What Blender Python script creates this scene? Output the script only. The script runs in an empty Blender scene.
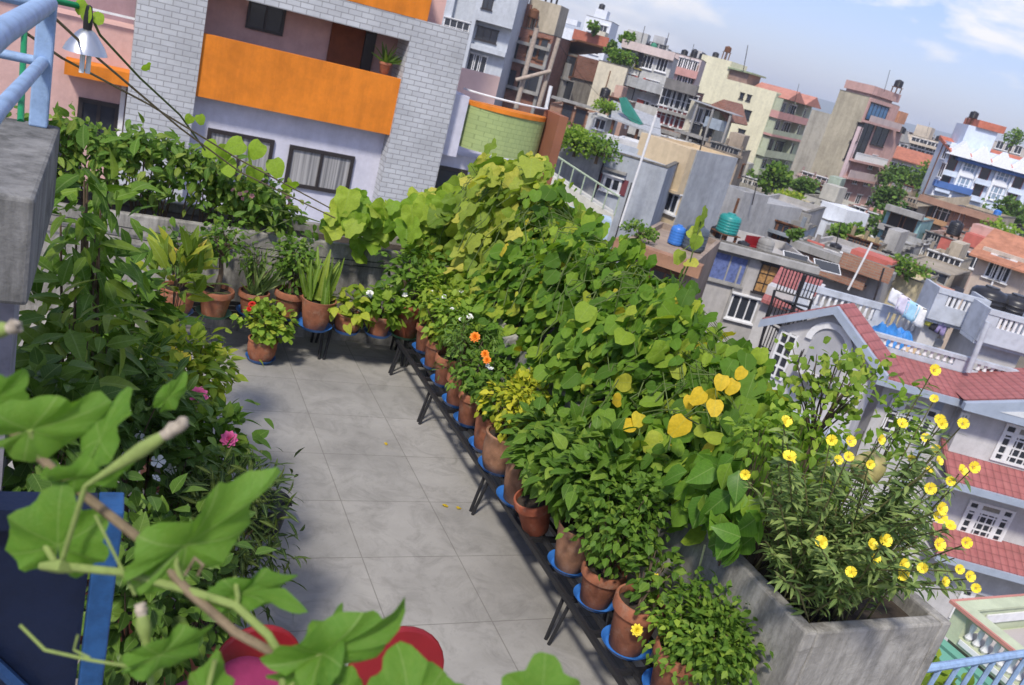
SKY, SUNE, EXPO, HAZE = .15, 2.3, 0.92, .0003
import bpy, math, random
import numpy as np
from mathutils import Vector, Matrix, Euler
random.seed(7); R_ = np.random.default_rng(11)
S = bpy.context.scene; COL = S.collection
rad = math.radians
# ---------------------------------------------------------------- camera
FPX, PIT, ROL, YAW, CH = 880.0, rad(18.69), rad(15.2), rad(27.22), 3.03
FW = Vector((math.sin(YAW)*math.cos(PIT), math.cos(YAW)*math.cos(PIT), -math.sin(PIT)))
RT0 = Vector((math.cos(YAW), -math.sin(YAW), 0)); UP0 = RT0.cross(FW)
RT = math.cos(ROL)*RT0 + math.sin(ROL)*UP0
UP = math.cos(ROL)*UP0 - math.sin(ROL)*RT0
CAM = Vector((0, 0, CH)); FH = Vector((math.sin(YAW), math.cos(YAW), 0))
cd = bpy.data.cameras.new('camera'); cam = bpy.data.objects.new('camera', cd); COL.objects.link(cam)
cd.sensor_width = 36; cd.lens = 36*FPX/1024; cd.clip_start = .05; cd.clip_end = 20000
m = Matrix((RT, UP, -FW)).transposed().to_4x4(); m.translation = CAM; cam.matrix_world = m
cd.dof.use_dof = True; cd.dof.focus_distance = 4.2; cd.dof.aperture_fstop = 5.6
S.camera = cam
def ray(x, y): return FW + RT*((x-512)/FPX) - UP*((y-342.5)/FPX)
def onz(x, y, z=0): d = ray(x, y); return CAM + d*((z-CH)/d.z)
def onx(x, y, X): d = ray(x, y); return CAM + d*(X/d.x)
def ony(x, y, Y): d = ray(x, y); return CAM + d*(Y/d.y)
def dep(x, y, d): return CAM + ray(x, y)*d
def hdist(x, y, d): r = ray(x, y); return CAM + r*(d/r.dot(FH))
# ---------------------------------------------------------------- tagging
def tag(o, label=None, cat=None, group=None, kind=None):
    if label: o['label'] = label
    if cat: o['category'] = cat
    if group: o['group'] = group
    if kind: o['kind'] = kind
    return o
def thing(name, label, cat, loc=(0, 0, 0), rz=0, group=None):
    o = bpy.data.objects.new(name, None); COL.objects.link(o); o.empty_display_size = .1
    o.location = loc; o.rotation_euler = (0, 0, rz); return tag(o, label, cat, group)
def link(name, me, mat=None, parent=None):
    o = bpy.data.objects.new(name, me); COL.objects.link(o)
    if mat is not None and not me.materials: me.materials.append(mat)
    if parent is not None: o.parent = parent
    return o
def dup(o, parent=None):
    c = o.copy(); COL.objects.link(c)
    if parent is not None: c.parent = parent
    for ch in list(o.children): dup(ch, c)
    return c
# ---------------------------------------------------------------- mesh builder
class MB:
    def __init__(s, off=(0, 0, 0)): s.v = []; s.f = []; s.o = Vector(off)
    def add(s, vs, fs):
        n = len(s.v); s.v += [tuple(Vector(v)-s.o) for v in vs]; s.f += [tuple(i+n for i in f) for f in fs]; return s
    def box(s, a, b, M=None):
        x0, y0, z0 = a; x1, y1, z1 = b
        if x0 > x1: x0, x1 = x1, x0
        if y0 > y1: y0, y1 = y1, y0
        if z0 > z1: z0, z1 = z1, z0
        vs = [Vector(p) for p in ((x0,y0,z0),(x1,y0,z0),(x1,y1,z0),(x0,y1,z0),(x0,y0,z1),(x1,y0,z1),(x1,y1,z1),(x0,y1,z1))]
        if M: vs = [M @ v for v in vs]
        return s.add(vs, ((0,3,2,1),(4,5,6,7),(0,1,5,4),(1,2,6,5),(2,3,7,6),(3,0,4,7)))
    def prism(s, poly, d):            # polygon (3-D points) extruded by vector d
        n = len(poly); d = Vector(d); p = [Vector(q) for q in poly]
        vs = p + [q+d for q in p]
        fs = [tuple(range(n))[::-1], tuple(range(n, 2*n))] + [(i, (i+1) % n, n+(i+1) % n, n+i) for i in range(n)]
        return s.add(vs, fs)
    def tube(s, pts, r, n=6, cap=True):
        pts = [Vector(p) for p in pts]; k = len(pts)
        rs = r if isinstance(r, (list, tuple)) else [r]*k
        vs = []; fs = []; u = None
        for i, p in enumerate(pts):
            t = (pts[min(i+1, k-1)]-pts[max(i-1, 0)])
            t = t.normalized() if t.length > 1e-9 else Vector((0, 0, 1))
            if u is None: u = t.orthogonal().normalized()
            u = (u - t*u.dot(t)); u = u.normalized() if u.length > 1e-6 else t.orthogonal().normalized()
            w = t.cross(u)
            for j in range(n):
                a = 2*math.pi*j/n; vs.append(p + (u*math.cos(a)+w*math.sin(a))*rs[i])
        for i in range(k-1):
            for j in range(n): fs.append((i*n+j, i*n+(j+1) % n, (i+1)*n+(j+1) % n, (i+1)*n+j))
        if cap: fs += [tuple(range(n))[::-1], tuple(range((k-1)*n, k*n))]
        return s.add(vs, fs)
    def lathe(s, prof, n=20, c=(0, 0, 0), M=None):
        c = Vector(c); vs = []; fs = []; k = len(prof)
        for r, z in prof:
            for j in range(n):
                a = 2*math.pi*j/n; v = Vector((r*math.cos(a), r*math.sin(a), z)); vs.append((M @ v if M else v)+c)
        for i in range(k-1):
            for j in range(n): fs.append((i*n+j, i*n+(j+1) % n, (i+1)*n+(j+1) % n, (i+1)*n+j))
        if prof[0][0] > 1e-4: fs.append(tuple(range(n))[::-1])
        if prof[-1][0] > 1e-4: fs.append(tuple(range((k-1)*n, k*n)))
        return s.add(vs, fs)
    def build(s, name, mat, parent=None, smooth=False, bevel=0):
        me = bpy.data.meshes.new(name); me.from_pydata(s.v, [], s.f)
        if smooth:
            me.polygons.foreach_set('use_smooth', [True]*len(me.polygons))
            me.set_sharp_from_angle(angle=rad(40))
        o = link(name, me, mat, parent)
        if bevel:
            b = o.modifiers.new('bevel', 'BEVEL'); b.width = bevel; b.segments = 2; b.limit_method = 'ANGLE'
        return o
# ---------------------------------------------------------------- materials
class NT:
    def __init__(s, name):
        s.m = bpy.data.materials.new(name); s.m.use_nodes = True; s.t = s.m.node_tree; s.t.nodes.clear()
        s.out = s.n('ShaderNodeOutputMaterial')
    def n(s, t, **k):
        x = s.t.nodes.new(t)
        for a, v in k.items():
            if a.startswith('i_'):
                key = a[2:]; x.inputs[int(key) if key.isdigit() else key.replace('_', ' ')].default_value = v
            else: setattr(x, a, v)
        return x
    def l(s, a, b): s.t.links.new(a, b)
    def noise(s, vec, scale, detail=4, rough=.6, dist=0):
        n = s.n('ShaderNodeTexNoise', i_Scale=scale, i_Detail=detail, i_Roughness=rough, i_Distortion=dist)
        if vec is not None: s.l(vec, n.inputs['Vector'])
        return n.outputs['Fac']
    def ramp(s, fac, stops):
        r = s.n('ShaderNodeValToRGB'); e = r.color_ramp.elements
        while len(e) < len(stops): e.new(.5)
        for q, (p, c) in zip(e, stops): q.position = p; q.color = (*c, 1) if len(c) == 3 else c
        s.l(fac, r.inputs[0]); return r.outputs[0]
    def mix(s, fac, a, b, mode='MIX'):
        n = s.n('ShaderNodeMix', data_type='RGBA', blend_type=mode)
        for sock, v in ((n.inputs[0], fac), (n.inputs[6], a), (n.inputs[7], b)):
            if hasattr(v, 'links'): s.l(v, sock)
            elif isinstance(v, (int, float)): sock.default_value = v
            else: sock.default_value = (*v, 1) if len(v) == 3 else v
        return n.outputs[2]
    def math(s, op, a, b=0, c=0):
        n = s.n('ShaderNodeMath', operation=op)
        for sock, v in zip(n.inputs, (a, b, c)):
            if hasattr(v, 'links'): s.l(v, sock)
            else: sock.default_value = v
        return n.outputs[0]
    def coord(s, which='Object', scale=None):
        o = s.n('ShaderNodeTexCoord').outputs[which]
        if scale:
            mp = s.n('ShaderNodeMapping'); mp.inputs['Scale'].default_value = scale; s.l(o, mp.inputs[0]); o = mp.outputs[0]
        return o
    def bsdf(s, col, rough=.8, bump=None, bs=.2, bd=.02, metal=0, spec=.3):
        p = s.n('ShaderNodeBsdfPrincipled', i_Metallic=metal)
        for k, v in (('Base Color', col), ('Roughness', rough), ('Specular IOR Level', spec)):
            if hasattr(v, 'links'): s.l(v, p.inputs[k])
            elif isinstance(v, (int, float)): p.inputs[k].default_value = v
            else: p.inputs[k].default_value = (*v, 1)
        if bump is not None:
            b = s.n('ShaderNodeBump', i_Strength=bs, i_Distance=bd); s.l(bump, b.inputs['Height']); s.l(b.outputs[0], p.inputs['Normal'])
        s.l(p.outputs[0], s.out.inputs[0]); return p
_mc = {}
def dk(c, f): return tuple(max(0, min(1, x*f)) for x in c)
def wear(name, col, scale=3, amt=.35, rough=.8, metal=0, spec=.3, bs=.15):
    """even colour with blotchy wear"""
    if name in _mc: return _mc[name]
    t = NT(name); v = t.coord()
    a = t.noise(v, scale, 6, .65)
    c = t.ramp(a, [(.3, dk(col, 1-amt)), (.55, col), (.8, dk(col, 1+amt*.35))])
    if 'terracotta' in name: c = t.mix(t.ramp(t.noise(v, 11, 6, .75), [(.52, (0, 0, 0)), (.72, (.45, .45, .45))]), c, (.36, .27, .2)); c = t.mix(t.ramp(t.noise(v, 5, 5, .7), [(.55, (0, 0, 0)), (.75, (.7, .7, .7))]), c, (.07, .055, .03))
    if 'pantile' in name or 'tile' in name: c = t.mix(t.ramp(t.noise(v, 1.1, 6, .75), [(.45, (0, 0, 0)), (.75, (.6, .6, .6))]), c, dk(col, .35))
    t.bsdf(c, rough, t.noise(v, scale*9, 3), bs, .01, metal, spec); _mc[name] = t.m; return t.m
def stucco(name, col, stain=.4, sc=.5, scol=None):
    """rendered wall with rain streaks and blotches"""
    if name in _mc: return _mc[name]
    t = NT(name); v = t.coord()
    a = t.noise(v, .35*sc/.5, 5, .7); st = t.noise(t.coord('Object', (1, 1, .12)), 1.6*sc/.5, 5, .7)
    f = t.ramp(t.math('MULTIPLY', a, st), [(.17, (1, 1, 1)), (.33, (0, 0, 0))])
    c = t.mix(t.math('MULTIPLY', f, min(.95, stain*1.25+.08)), col, scol or dk(col, .42))
    c = t.mix(.3, c, t.ramp(t.noise(v, 2.5, 6, .72), [(.3, dk(col, .5)), (.7, dk(col, 1.2))]))
    t.bsdf(c, .9, t.noise(v, 14, 3), .25, .02); _mc[name] = t.m; return t.m
def brickmat(name, c1, c2, mortar, scale=1.0, bw=.5, rh=.25, ms=.02, stain=.3, axis='XZ', rot=0):
    if name in _mc: return _mc[name]
    t = NT(name); tc = t.coord(); sx = t.n('ShaderNodeSeparateXYZ'); t.l(tc, sx.inputs[0])
    cb = t.n('ShaderNodeCombineXYZ')
    h = t.math('ADD', sx.outputs[0], sx.outputs[1]); t.l(h, cb.inputs[0]); t.l(sx.outputs[2], cb.inputs[1])
    b = t.n('ShaderNodeTexBrick', i_Color1=(*c1, 1), i_Color2=(*c2, 1), i_Mortar=(*mortar, 1), i_Scale=scale)
    b.inputs['Mortar Size'].default_value = ms; b.inputs['Brick Width'].default_value = bw; b.inputs['Row Height'].default_value = rh
    t.l(cb.outputs[0], b.inputs[0])
    f = t.ramp(t.noise(tc, .6, 5, .7), [(.4, (0, 0, 0)), (.7, (1, 1, 1))])
    c = t.mix(t.math('MULTIPLY', f, stain), b.outputs[0], dk(c1, .45))
    inv = t.math('SUBTRACT', 1, b.outputs[1])
    t.bsdf(c, .85, inv, .5, .02); _mc[name] = t.m; return t.m
def leafmat(name, cols, trans=.3, rough=.55, vein=.3, spec=.18, veincol=None, vs=9.0):
    """leaf: every leaf its own tint, pale midrib and side veins, some light through the blade"""
    if name in _mc: return _mc[name]
    t = NT(name); g = t.n('ShaderNodeNewGeometry')
    n = len(cols); st = []
    for i, (p, c) in enumerate(cols): st.append((p, (min(.8, c[0]*1.85), min(.8, c[1]*1.65), c[2]*1.05)))
    base = t.ramp(g.outputs['Random Per Island'], st)
    base = t.mix(t.ramp(t.noise(t.coord(), 60, 3), [(.35, (0, 0, 0)), (.75, (.35, .35, .35))]), base, dk(cols[len(cols)//2][1], .55))
    uv = t.n('ShaderNodeUVMap'); sx = t.n('ShaderNodeSeparateXYZ'); t.l(uv.outputs[0], sx.inputs[0])
    ay = t.math('ABSOLUTE', t.math('SUBTRACT', sx.outputs[1], .5))
    mid = t.math('LESS_THAN', ay, .014)
    w = t.math('FRACT', t.math('MULTIPLY', t.math('SUBTRACT', sx.outputs[0], t.math('MULTIPLY', ay, .8)), vs))
    side = t.math('MULTIPLY', t.math('LESS_THAN', w, .1), .5)
    v = t.math('MULTIPLY', t.math('MAXIMUM', mid, side), vein)
    c = t.mix(v, base, veincol or (.35, .45, .16))
    p = t.bsdf(c, rough, t.math('MULTIPLY', w, ay), .3, .01, spec=spec)
    tr = t.n('ShaderNodeBsdfTranslucent'); tc = t.mix(1.0, c, (1.0, 1.15, .45), 'MULTIPLY'); t.l(tc, tr.inputs[0])
    ms = t.n('ShaderNodeMixShader', i_0=min(.5, trans+.06)); t.l(p.outputs[0], ms.inputs[1]); t.l(tr.outputs[0], ms.inputs[2])
    t.l(ms.outputs[0], t.out.inputs[0]); _mc[name] = t.m; return t.m
def plain(name, col, rough=.5, metal=0, spec=.4): return wear(name, col, 6, .15, rough, metal, spec, .05)
# ---------------------------------------------------------------- leaves
def T_rows(wfun, nx=4, fold=.25, droop=.25, wave=0):
    vs = []; fs = []
    for i in range(nx+1):
        x = i/nx; w = max(wfun(x), .012); z = -droop*x*x
        e = wave*math.sin(i*2.3)
        vs += [(x, -w, z+fold*w+e), (x, 0, z), (x, w, z+fold*w-e)]
    for i in range(nx):
        a = i*3
        fs += [(a, a+3, a+4, a+1), (a+1, a+4, a+5, a+2)]
    return np.array(vs), fs
def T_fan(rfun, n=12, cup=.12, droop=.2, crump=0, rings=2, seed=0):
    rg = np.random.default_rng(seed); vs = [(0, 0, 0)]; fs = []
    for k in range(1, rings+1):
        q = k/rings
        for j in range(n):
            a = -math.pi + 2*math.pi*(j+.5)/n; r = rfun(a)*q
            x = r*math.cos(a); y = r*math.sin(a)
            z = cup*abs(y)*1.0 - droop*x*abs(x)*.8 - .12*q*q*abs(math.sin(a)) + crump*math.sin(a*5)*q*q + rg.normal()*.02*q*(1 if crump else 0)
            vs.append((x, y, z))
    for j in range(n-1): fs.append((0, 1+j, 2+j))
    fs.append((0, n, 1))
    for k in range(rings-1):
        for j in range(n-1 if k < 0 else n):
            a = 1+k*n+j; b = 1+k*n+(j+1) % n
            fs.append((a, a+n, b+n, b))
    return np.array(vs), fs
def heart_r(a):
    a = abs(a); 
    return float(np.interp(a, [0, .35, .8, 1.3, 1.9, 2.5, 2.9, 3.15], [1.0, .76, .63, .6, .58, .56, .42, .1]))
def gourd_r(a):
    b = abs(a)
    return heart_r(a)*(1.0+.10*math.cos(b*6.0))+.02
OVATE = T_rows(lambda x: .34*math.sin(math.pi*min(1, x**.75))**.9 if x < 1 else .01, 4)
LANCE = T_rows(lambda x: .17*math.sin(math.pi*x**.8)**.9 if x < 1 else .01, 4, .3, .3)
NARROW = T_rows(lambda x: .11*math.sin(math.pi*x**.9) if x < 1 else .01, 3, .2, .3)
SMALL = T_rows(lambda x: .34*math.sin(math.pi*min(1, x**.75))**.8 if x < 1 else .01, 3, .25, .3)
ROUND = T_rows(lambda x: .5*math.sin(math.pi*min(1, x**.85))**.6 if x < 1 else .02, 3, .12, .15)
SWORD = T_rows(lambda x: .06*(1-x**3)+.005, 6, .5, .12)
HEART = T_fan(heart_r, 14, .2, .3, .035)
HEART2 = T_fan(lambda a: heart_r(a)*(1-.12*math.cos(3*a+1)), 14, .05, .55, .09, 2, 4)
HEART3 = T_fan(lambda a: heart_r(a)*(1+.1*math.sin(2*a)), 14, .42, .1, .05, 2, 9)
GOURD = T_fan(gourd_r, 18, .2, .32, .08)
def nz(a): return a/np.maximum(np.linalg.norm(a, axis=1, keepdims=True), 1e-9)
def leaves(name, tmpl, P, A, N, sz, mat, parent, W=1.0):
    P = np.asarray(P, float); A = nz(np.asarray(A, float)); N = np.asarray(N, float)
    off = np.array(parent.location) if parent is not None else np.zeros(3)
    N = nz(N - A*np.sum(N*A, 1, keepdims=True)+1e-6); B = np.cross(N, A)
    tv, tf = tmpl; k = len(tv); n = len(P); sz = np.broadcast_to(np.asarray(sz, float), (n,))
    Wd = np.broadcast_to(np.asarray(W, float), (n,))
    V = P[:, None, :] + sz[:, None, None]*(tv[None, :, 0:1]*A[:, None] + (tv[None, :, 1:2]*Wd[:, None, None])*B[:, None] + tv[None, :, 2:3]*N[:, None])
    V = V.reshape(-1, 3)-off
    me = bpy.data.meshes.new(name)
    lens = np.array([len(f) for f in tf]); li = np.array([i for f in tf for i in f])
    L = (li[None]+(np.arange(n)*k)[:, None]).ravel(); ln = np.tile(lens, n)
    st = np.concatenate(([0], np.cumsum(ln)[:-1]))
    me.vertices.add(len(V)); me.vertices.foreach_set('co', V.ravel())
    me.loops.add(len(L)); me.loops.foreach_set('vertex_index', L.astype(np.int32))
    me.polygons.add(len(ln)); me.polygons.foreach_set('loop_start', st.astype(np.int32)); me.polygons.foreach_set('loop_total', ln.astype(np.int32))
    me.polygons.foreach_set('use_smooth', np.ones(len(ln), bool))
    me.update(calc_edges=True); me.validate()
    uv = me.uv_layers.new(name='UVMap'); u = np.stack([tv[li, 0], tv[li, 1]+.5], 1)
    uv.data.foreach_set('uv', np.tile(u, (n, 1)).astype(np.float32).ravel())
    return link(name, me, mat, parent)
def rnd(n, s=1.0): return R_.normal(size=(n, 3))*s
def clumps(c, r, n, per, spread, shell=.55, top=.3):
    """leaf positions in uneven clumps inside an ellipsoid; returns positions, outward directions, clump centres"""
    d = nz(rnd(n)); d[:, 2] = np.where((d[:, 2] < 0) & (R_.random(n) < top), -d[:, 2], d[:, 2])
    q = (shell+(1-shell)*R_.random(n))[:, None]*(.8+.35*R_.random(n))[:, None]
    cc = np.array(c)+d*q*np.array(r)
    P = np.repeat(cc, per, 0)+rnd(n*per)*spread*np.array([1, 1, .8])
    O = nz(np.repeat(d, per, 0)+nz(P-np.repeat(cc, per, 0))*.9)
    return P, O, cc
def stems_to(mb, base, pts, r=.006, jit=.03, n=5):
    b = Vector(base)
    for p in pts:
        p = Vector(p); mid = b.lerp(p, .5)+Vector((random.uniform(-jit, jit), random.uniform(-jit, jit), jit))
        mb.tube([b+Vector((random.uniform(-.02, .02), random.uniform(-.02, .02), 0)), mid, p], [r, r*.75, r*.35], n, False)
_fl = {}
def flower_mesh(kind):
    """petalled bloom, axis +Z, radius about 1"""
    if kind in _fl: return _fl[kind]
    V = []; F = []; 
    def petal(ang, tilt, ln, wd, notch=0):
        n = len(V); ca, sa = math.cos(ang), math.sin(ang)
        for (x, y) in ((.08, 0), (.45*ln, -wd*.7), (.45*ln, wd*.7), (.8*ln, -wd), (.8*ln, wd), (ln*(1-notch), 0)):
            r = x*math.cos(tilt); z = x*math.sin(tilt)-abs(y)*.1 - .15*x*x
            V.append((r*ca-y*sa, r*sa+y*ca, z))
        F.extend(((n, n+1, n+2), (n+1, n+3, n+5), (n+1, n+5, n+2), (n+2, n+5, n+4)))
    if kind == 'open':
        for i in range(5): petal(i*2*math.pi/5, .45, 1, .42, .08)
    elif kind == 'cup':
        for i in range(5): petal(i*2*math.pi/5, .75, 1.05, .36, .12)
        for i in range(4): petal(i*1.57, 1.2, .5, .08)
    elif kind == 'pom':
        for k, (t, l) in enumerate(((.15, 1), (.5, .9), (.9, .75), (1.25, .55))):
            for i in range(9): petal(i*2*math.pi/9+k*.3, t, l, .22)
    elif kind == 'small':
        for i in range(5): petal(i*2*math.pi/5, .3, 1, .38)
    me = bpy.data.meshes.new('flower'); me.from_pydata(V, [], F); _fl[kind] = me; return me
def flowers(parent, kind, pts, size, mat, dirs=None, name='flower'):
    me = flower_mesh(kind).copy(); me.materials.append(mat)
    for i, p in enumerate(pts):
        o = link(name, me, None, parent); o.location = Vector(p)-parent.location
        d = Vector(dirs[i]) if dirs is not None else Vector((random.gauss(-.25, .35), random.gauss(-.5, .35), .8))
        o.rotation_mode = 'QUATERNION'; o.rotation_quaternion = d.to_track_quat('Z', 'Y'); o.scale = (size*random.uniform(.8, 1.2),)*3
# ---------------------------------------------------------------- leaf colours
G_MID = [(0, (.035, .085, .016)), (.4, (.055, .125, .022)), (.75, (.085, .165, .03)), (1, (.13, .21, .045))]
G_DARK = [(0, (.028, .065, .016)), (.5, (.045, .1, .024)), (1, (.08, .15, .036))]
G_LIGHT = [(0, (.08, .16, .025)), (.5, (.12, .22, .035)), (1, (.2, .3, .06))]
G_YEL = [(0, (.08, .15, .025)), (.5, (.14, .22, .03)), (1, (.25, .3, .05))]
G_BEAN = [(0, (.035, .09, .015)), (.35, (.06, .145, .022)), (.7, (.105, .2, .03)), (.9, (.17, .26, .04)), (.97, (.24, .29, .05)), (1, (.42, .36, .05))]
G_GRD = [(0, (.08, .15, .025)), (.4, (.15, .23, .045)), (.8, (.23, .29, .07)), (1, (.36, .36, .1))]
G_PRIM = [(0, (.055, .105, .045)), (.5, (.1, .16, .07)), (1, (.18, .25, .12))]
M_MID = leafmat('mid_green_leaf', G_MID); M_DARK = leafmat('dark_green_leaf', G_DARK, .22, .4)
M_LIGHT = leafmat('light_green_leaf', G_LIGHT, .38); M_YEL = leafmat('yellow_green_leaf', G_YEL, .35)
M_BEAN = leafmat('bean_leaf', G_BEAN, .38, .6); M_GRD = leafmat('gourd_leaf', G_GRD, .4, .55)
M_PRIM = leafmat('grey_green_leaf', G_PRIM, .25, .6); M_GOLD = leafmat('golden_leaf', [(0, (.32, .22, .02)), (.5, (.42, .31, .03)), (1, (.33, .33, .05))], .3)
M_STEM = wear('green_stem', (.1, .14, .04), 20, .3); M_WOOD = wear('woody_stem', (.12, .085, .055), 25, .4)
M_TERRA = wear('terracotta', (.31, .115, .06), 7, .5, .9); M_SOIL = wear('soil', (.05, .038, .028), 30, .5, .95)
M_BLUE = plain('blue_plastic', (.04, .17, .52), .35); M_IRON = plain('black_iron', (.018, .018, .02), .5)
M_YF = plain('yellow_petal', (.78, .62, .04), .6); M_OF = plain('orange_petal', (.8, .22, .01), .6); M_WF = plain('white_petal', (.8, .8, .75), .6)
M_PF = plain('pink_petal', (.75, .13, .32), .6); M_RF = plain('red_petal', (.6, .03, .02), .6)
def bush(name, label, cat, base, c, r, n, per, size, tmpl, mat, spread=.05, stem=True, fl=None, group=None, W=1.0, up=.7, droop=.25, shell=.5, root=None, smat=None, jit=.35, sr=.006):
    """a shrub: stems from the base to uneven leaf clumps; optional blooms"""
    t = root or thing(name, label, cat, base, 0, group)
    P, O, cc = clumps(c, r, n, per, spread, shell)
    A = O*.8+rnd(len(P), jit)+np.array([0, 0, -droop]); N = O*.4+rnd(len(P), .3)+np.array([0, 0, up])
    leaves('foliage', tmpl, P, A, N, size*(.65+.6*R_.random(len(P))), mat, t, W)
    if stem:
        mb = MB(t.location); k = min(len(cc), 22); stems_to(mb, base, cc[:k], sr)
        mb.build('stem', smat or M_WOOD, t, True)
    if fl:
        kind, cnt, fs, fm = fl; idx = np.argsort(-(O[:, 2]*.6-O[:, 1]*.8-O[:, 0]*.3+R_.random(len(O))*1.2))[:cnt]
        flowers(t, kind, P[idx]+O[idx]*.03, fs, fm)
    return t
POT = [(.62, 0), (.66, .02), (.86, .74), (.88, .76), (.99, .77), (1, .8), (1, .97), (.97, 1), (.88, 1), (.86, .9), (.5, .86)]
def pot(root, base, r, h, mat=None, tilt=None):
    M = Matrix.Rotation(tilt, 3, 'Y') if tilt else None
    k = random.random(); pf = POT[:-2]+[(.86, .85)] if k < .5 else [(.6, 0), (.64, .02), (.8, .4), (.92, .8), (.97, .96), (.99, 1), (.9, 1.0), (.86, .85)] if k < .75 else [(.66, 0), (.72, .02), (.9, .3), (.96, .6), (.93, .86), (.98, .9), (1.0, .97), (.96, 1.0), (.88, .98), (.86, .85)]
    MB(root.location).lathe([(a*r, b*h) for a, b in pf], 24, base, M).build('pot', mat or M_TERRA, root, True)
    MB(root.location).lathe([(.001, .87*h), (.5*r, .89*h), (.865*r, .86*h), (.8*r, .8*h)], 16, base, M).build('soil', M_SOIL, root, True)
def saucer(label, c, r, mat=None, group='round plastic saucers under the pots'):
    o = MB(c).lathe([(r*.75, 0), (r*.8, .003), (r, .035), (r*1.02, .036), (r*.97, .03), (r*.78, .008), (.001, .007)], 28, c).build('saucer', mat or M_BLUE, None, True)
    o.location = c; return tag(o, label, 'saucer', group)
# ---------------------------------------------------------------- terrace floor
def floor_mat():
    t = NT('terrace_slabs'); v = t.coord(); sx = t.n('ShaderNodeSeparateXYZ'); t.l(v, sx.inputs[0])
    def cell(sock, o):
        q = t.math('DIVIDE', t.math('ADD', sock, -o), .61)
        return q, t.math('ABSOLUTE', t.math('SUBTRACT', t.math('FRACT', q), .5))
    qx, ax = cell(sx.outputs[0], 1.566); qy, ay = cell(sx.outputs[1], 6.62)
    jit = t.math('MULTIPLY', t.math('SUBTRACT', t.noise(v, 9, 2), .5), .006)
    j = t.math('MAXIMUM', t.math('GREATER_THAN', t.math('ADD', ax, jit), .4945), t.math('GREATER_THAN', t.math('ADD', ay, jit), .4945))
    cb = t.n('ShaderNodeCombineXYZ'); t.l(t.math('FLOOR', qx), cb.inputs[0]); t.l(t.math('FLOOR', qy), cb.inputs[1])
    wn = t.n('ShaderNodeTexWhiteNoise'); t.l(cb.outputs[0], wn.inputs[0])
    big = t.noise(v, .9, 6, .65); c = t.ramp(big, [(.32, (.185, .177, .162)), (.5, (.29, .278, .255)), (.68, (.375, .36, .333))])
    c = t.mix(.3, c, t.ramp(wn.outputs[0], [(0, (.23, .22, .2)), (1, (.33, .31, .285))]))
    c = t.mix(t.ramp(t.noise(v, 4.5, 7, .75, 1.0), [(.47, (0, 0, 0)), (.68, (.55, .55, .55))]), c, (.15, .143, .13))
    c = t.mix(t.ramp(t.noise(v, 38, 4, .7), [(.62, (0, 0, 0)), (.8, (.6, .6, .6))]), c, (.1, .095, .085))
    c = t.mix(t.math('MULTIPLY', j, .6), c, (.12, .11, .095))
    h = t.math('SUBTRACT', t.math('MULTIPLY', t.noise(v, 50, 4), .25), j)
    t.bsdf(c, t.ramp(big, [(.3, (.75,)*3), (.7, (.9,)*3)]), h, .25, .006, spec=.25); return t.m
mb = MB(); mb.box((-2.2, -1.5, -14), (2.88, 7.55, 0))
tag(mb.build('terrace_floor', floor_mat()), kind='structure')
def conc(name, base, dark, amt):
    t = NT(name); v = t.coord(); run = t.noise(t.coord('Object', (1, 1, .18)), 7, 6, .72); big = t.noise(v, 2.2, 7, .72, .6); fine = t.noise(v, 30, 5, .7)
    c = t.ramp(big, [(.3, dk(base, .55)), (.5, base), (.72, dk(base, 1.35))])
    c = t.mix(t.math('MULTIPLY', t.ramp(run, [(.42, (0, 0, 0)), (.66, (1, 1, 1))]), amt), c, dark)
    c = t.mix(t.math('MULTIPLY', t.ramp(t.noise(v, 5, 7, .75, 1), [(.52, (0, 0, 0)), (.68, (1, 1, 1))]), amt*.75), c, dark)
    c = t.mix(t.ramp(fine, [(.55, (0, 0, 0)), (.8, (.5, .5, .5))]), c, dk(base, .4))
    t.bsdf(c, .92, t.math('ADD', t.math('MULTIPLY', big, .8), t.math('MULTIPLY', fine, .35)), .5, .02); return t.m
M_CONC = conc('weathered_concrete', (.33, .315, .285), (.075, .07, .06), .75); M_CONC2 = conc('grey_concrete', (.2, .197, .19), (.03, .03, .027), .85)
M_RAIL = wear('blue_rail_paint', (.27, .39, .58), 14, .3, .5); M_GRNP = wear('green_paint', (.01, .2, .075), 10, .2, .4)
# ---------------------------------------------------------------- planters (open concrete troughs)
def trough(name, label, x0, x1, y0, y1, z0, z1, w=.07, soil=.09):
    t = thing(name, label, 'planter', ((x0+x1)/2, (y0+y1)/2, z0)); mb = MB(t.location)
    rj = lambda: random.uniform(-.006, .006)
    mb.box((x0, y0, z0), (x0+w, y1, z1)); mb.box((x1-w, y0, z0), (x1, y1, z1))
    mb.box((x0+w, y0, z0), (x1-w, y0+w, z1-.002)); mb.box((x0+w, y1-w, z0), (x1-w, y1, z1-.002))
    o = mb.build('trough_wall', M_CONC, t, bevel=.012)
    MB(t.location).box((x0+w, y0+w, z0+.3), (x1-w, y1-w, z1-soil)).build('soil', M_SOIL, t)
    return t
pl1 = trough('planter', 'concrete planter box at the terrace corner filled with yellow flowers', 2.88, 3.8, 2.22, 3.32, -.8, 1.0)
pl2 = trough('planter', 'long concrete planter wall under the climbing creeper', 2.88, 3.8, 3.325, 7.545, -.8, .93)
pl3 = trough('planter', 'concrete parapet planter along the back of the terrace', -1.6, 3.8, 7.55, 8.2, -.8, .93)
MB().box((2.80, 5.45, 0), (2.872, 5.95, .96)); 
mb = MB(); mb.prism([(2.77, 5.5, 0), (2.876, 5.5, 0), (2.876, 5.5, .99), (2.79, 5.5, .95)], (0, .42, 0))
tag(mb.build('concrete_post', M_CONC, bevel=.012), 'short weathered concrete post showing through the creeper', 'post')
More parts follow.
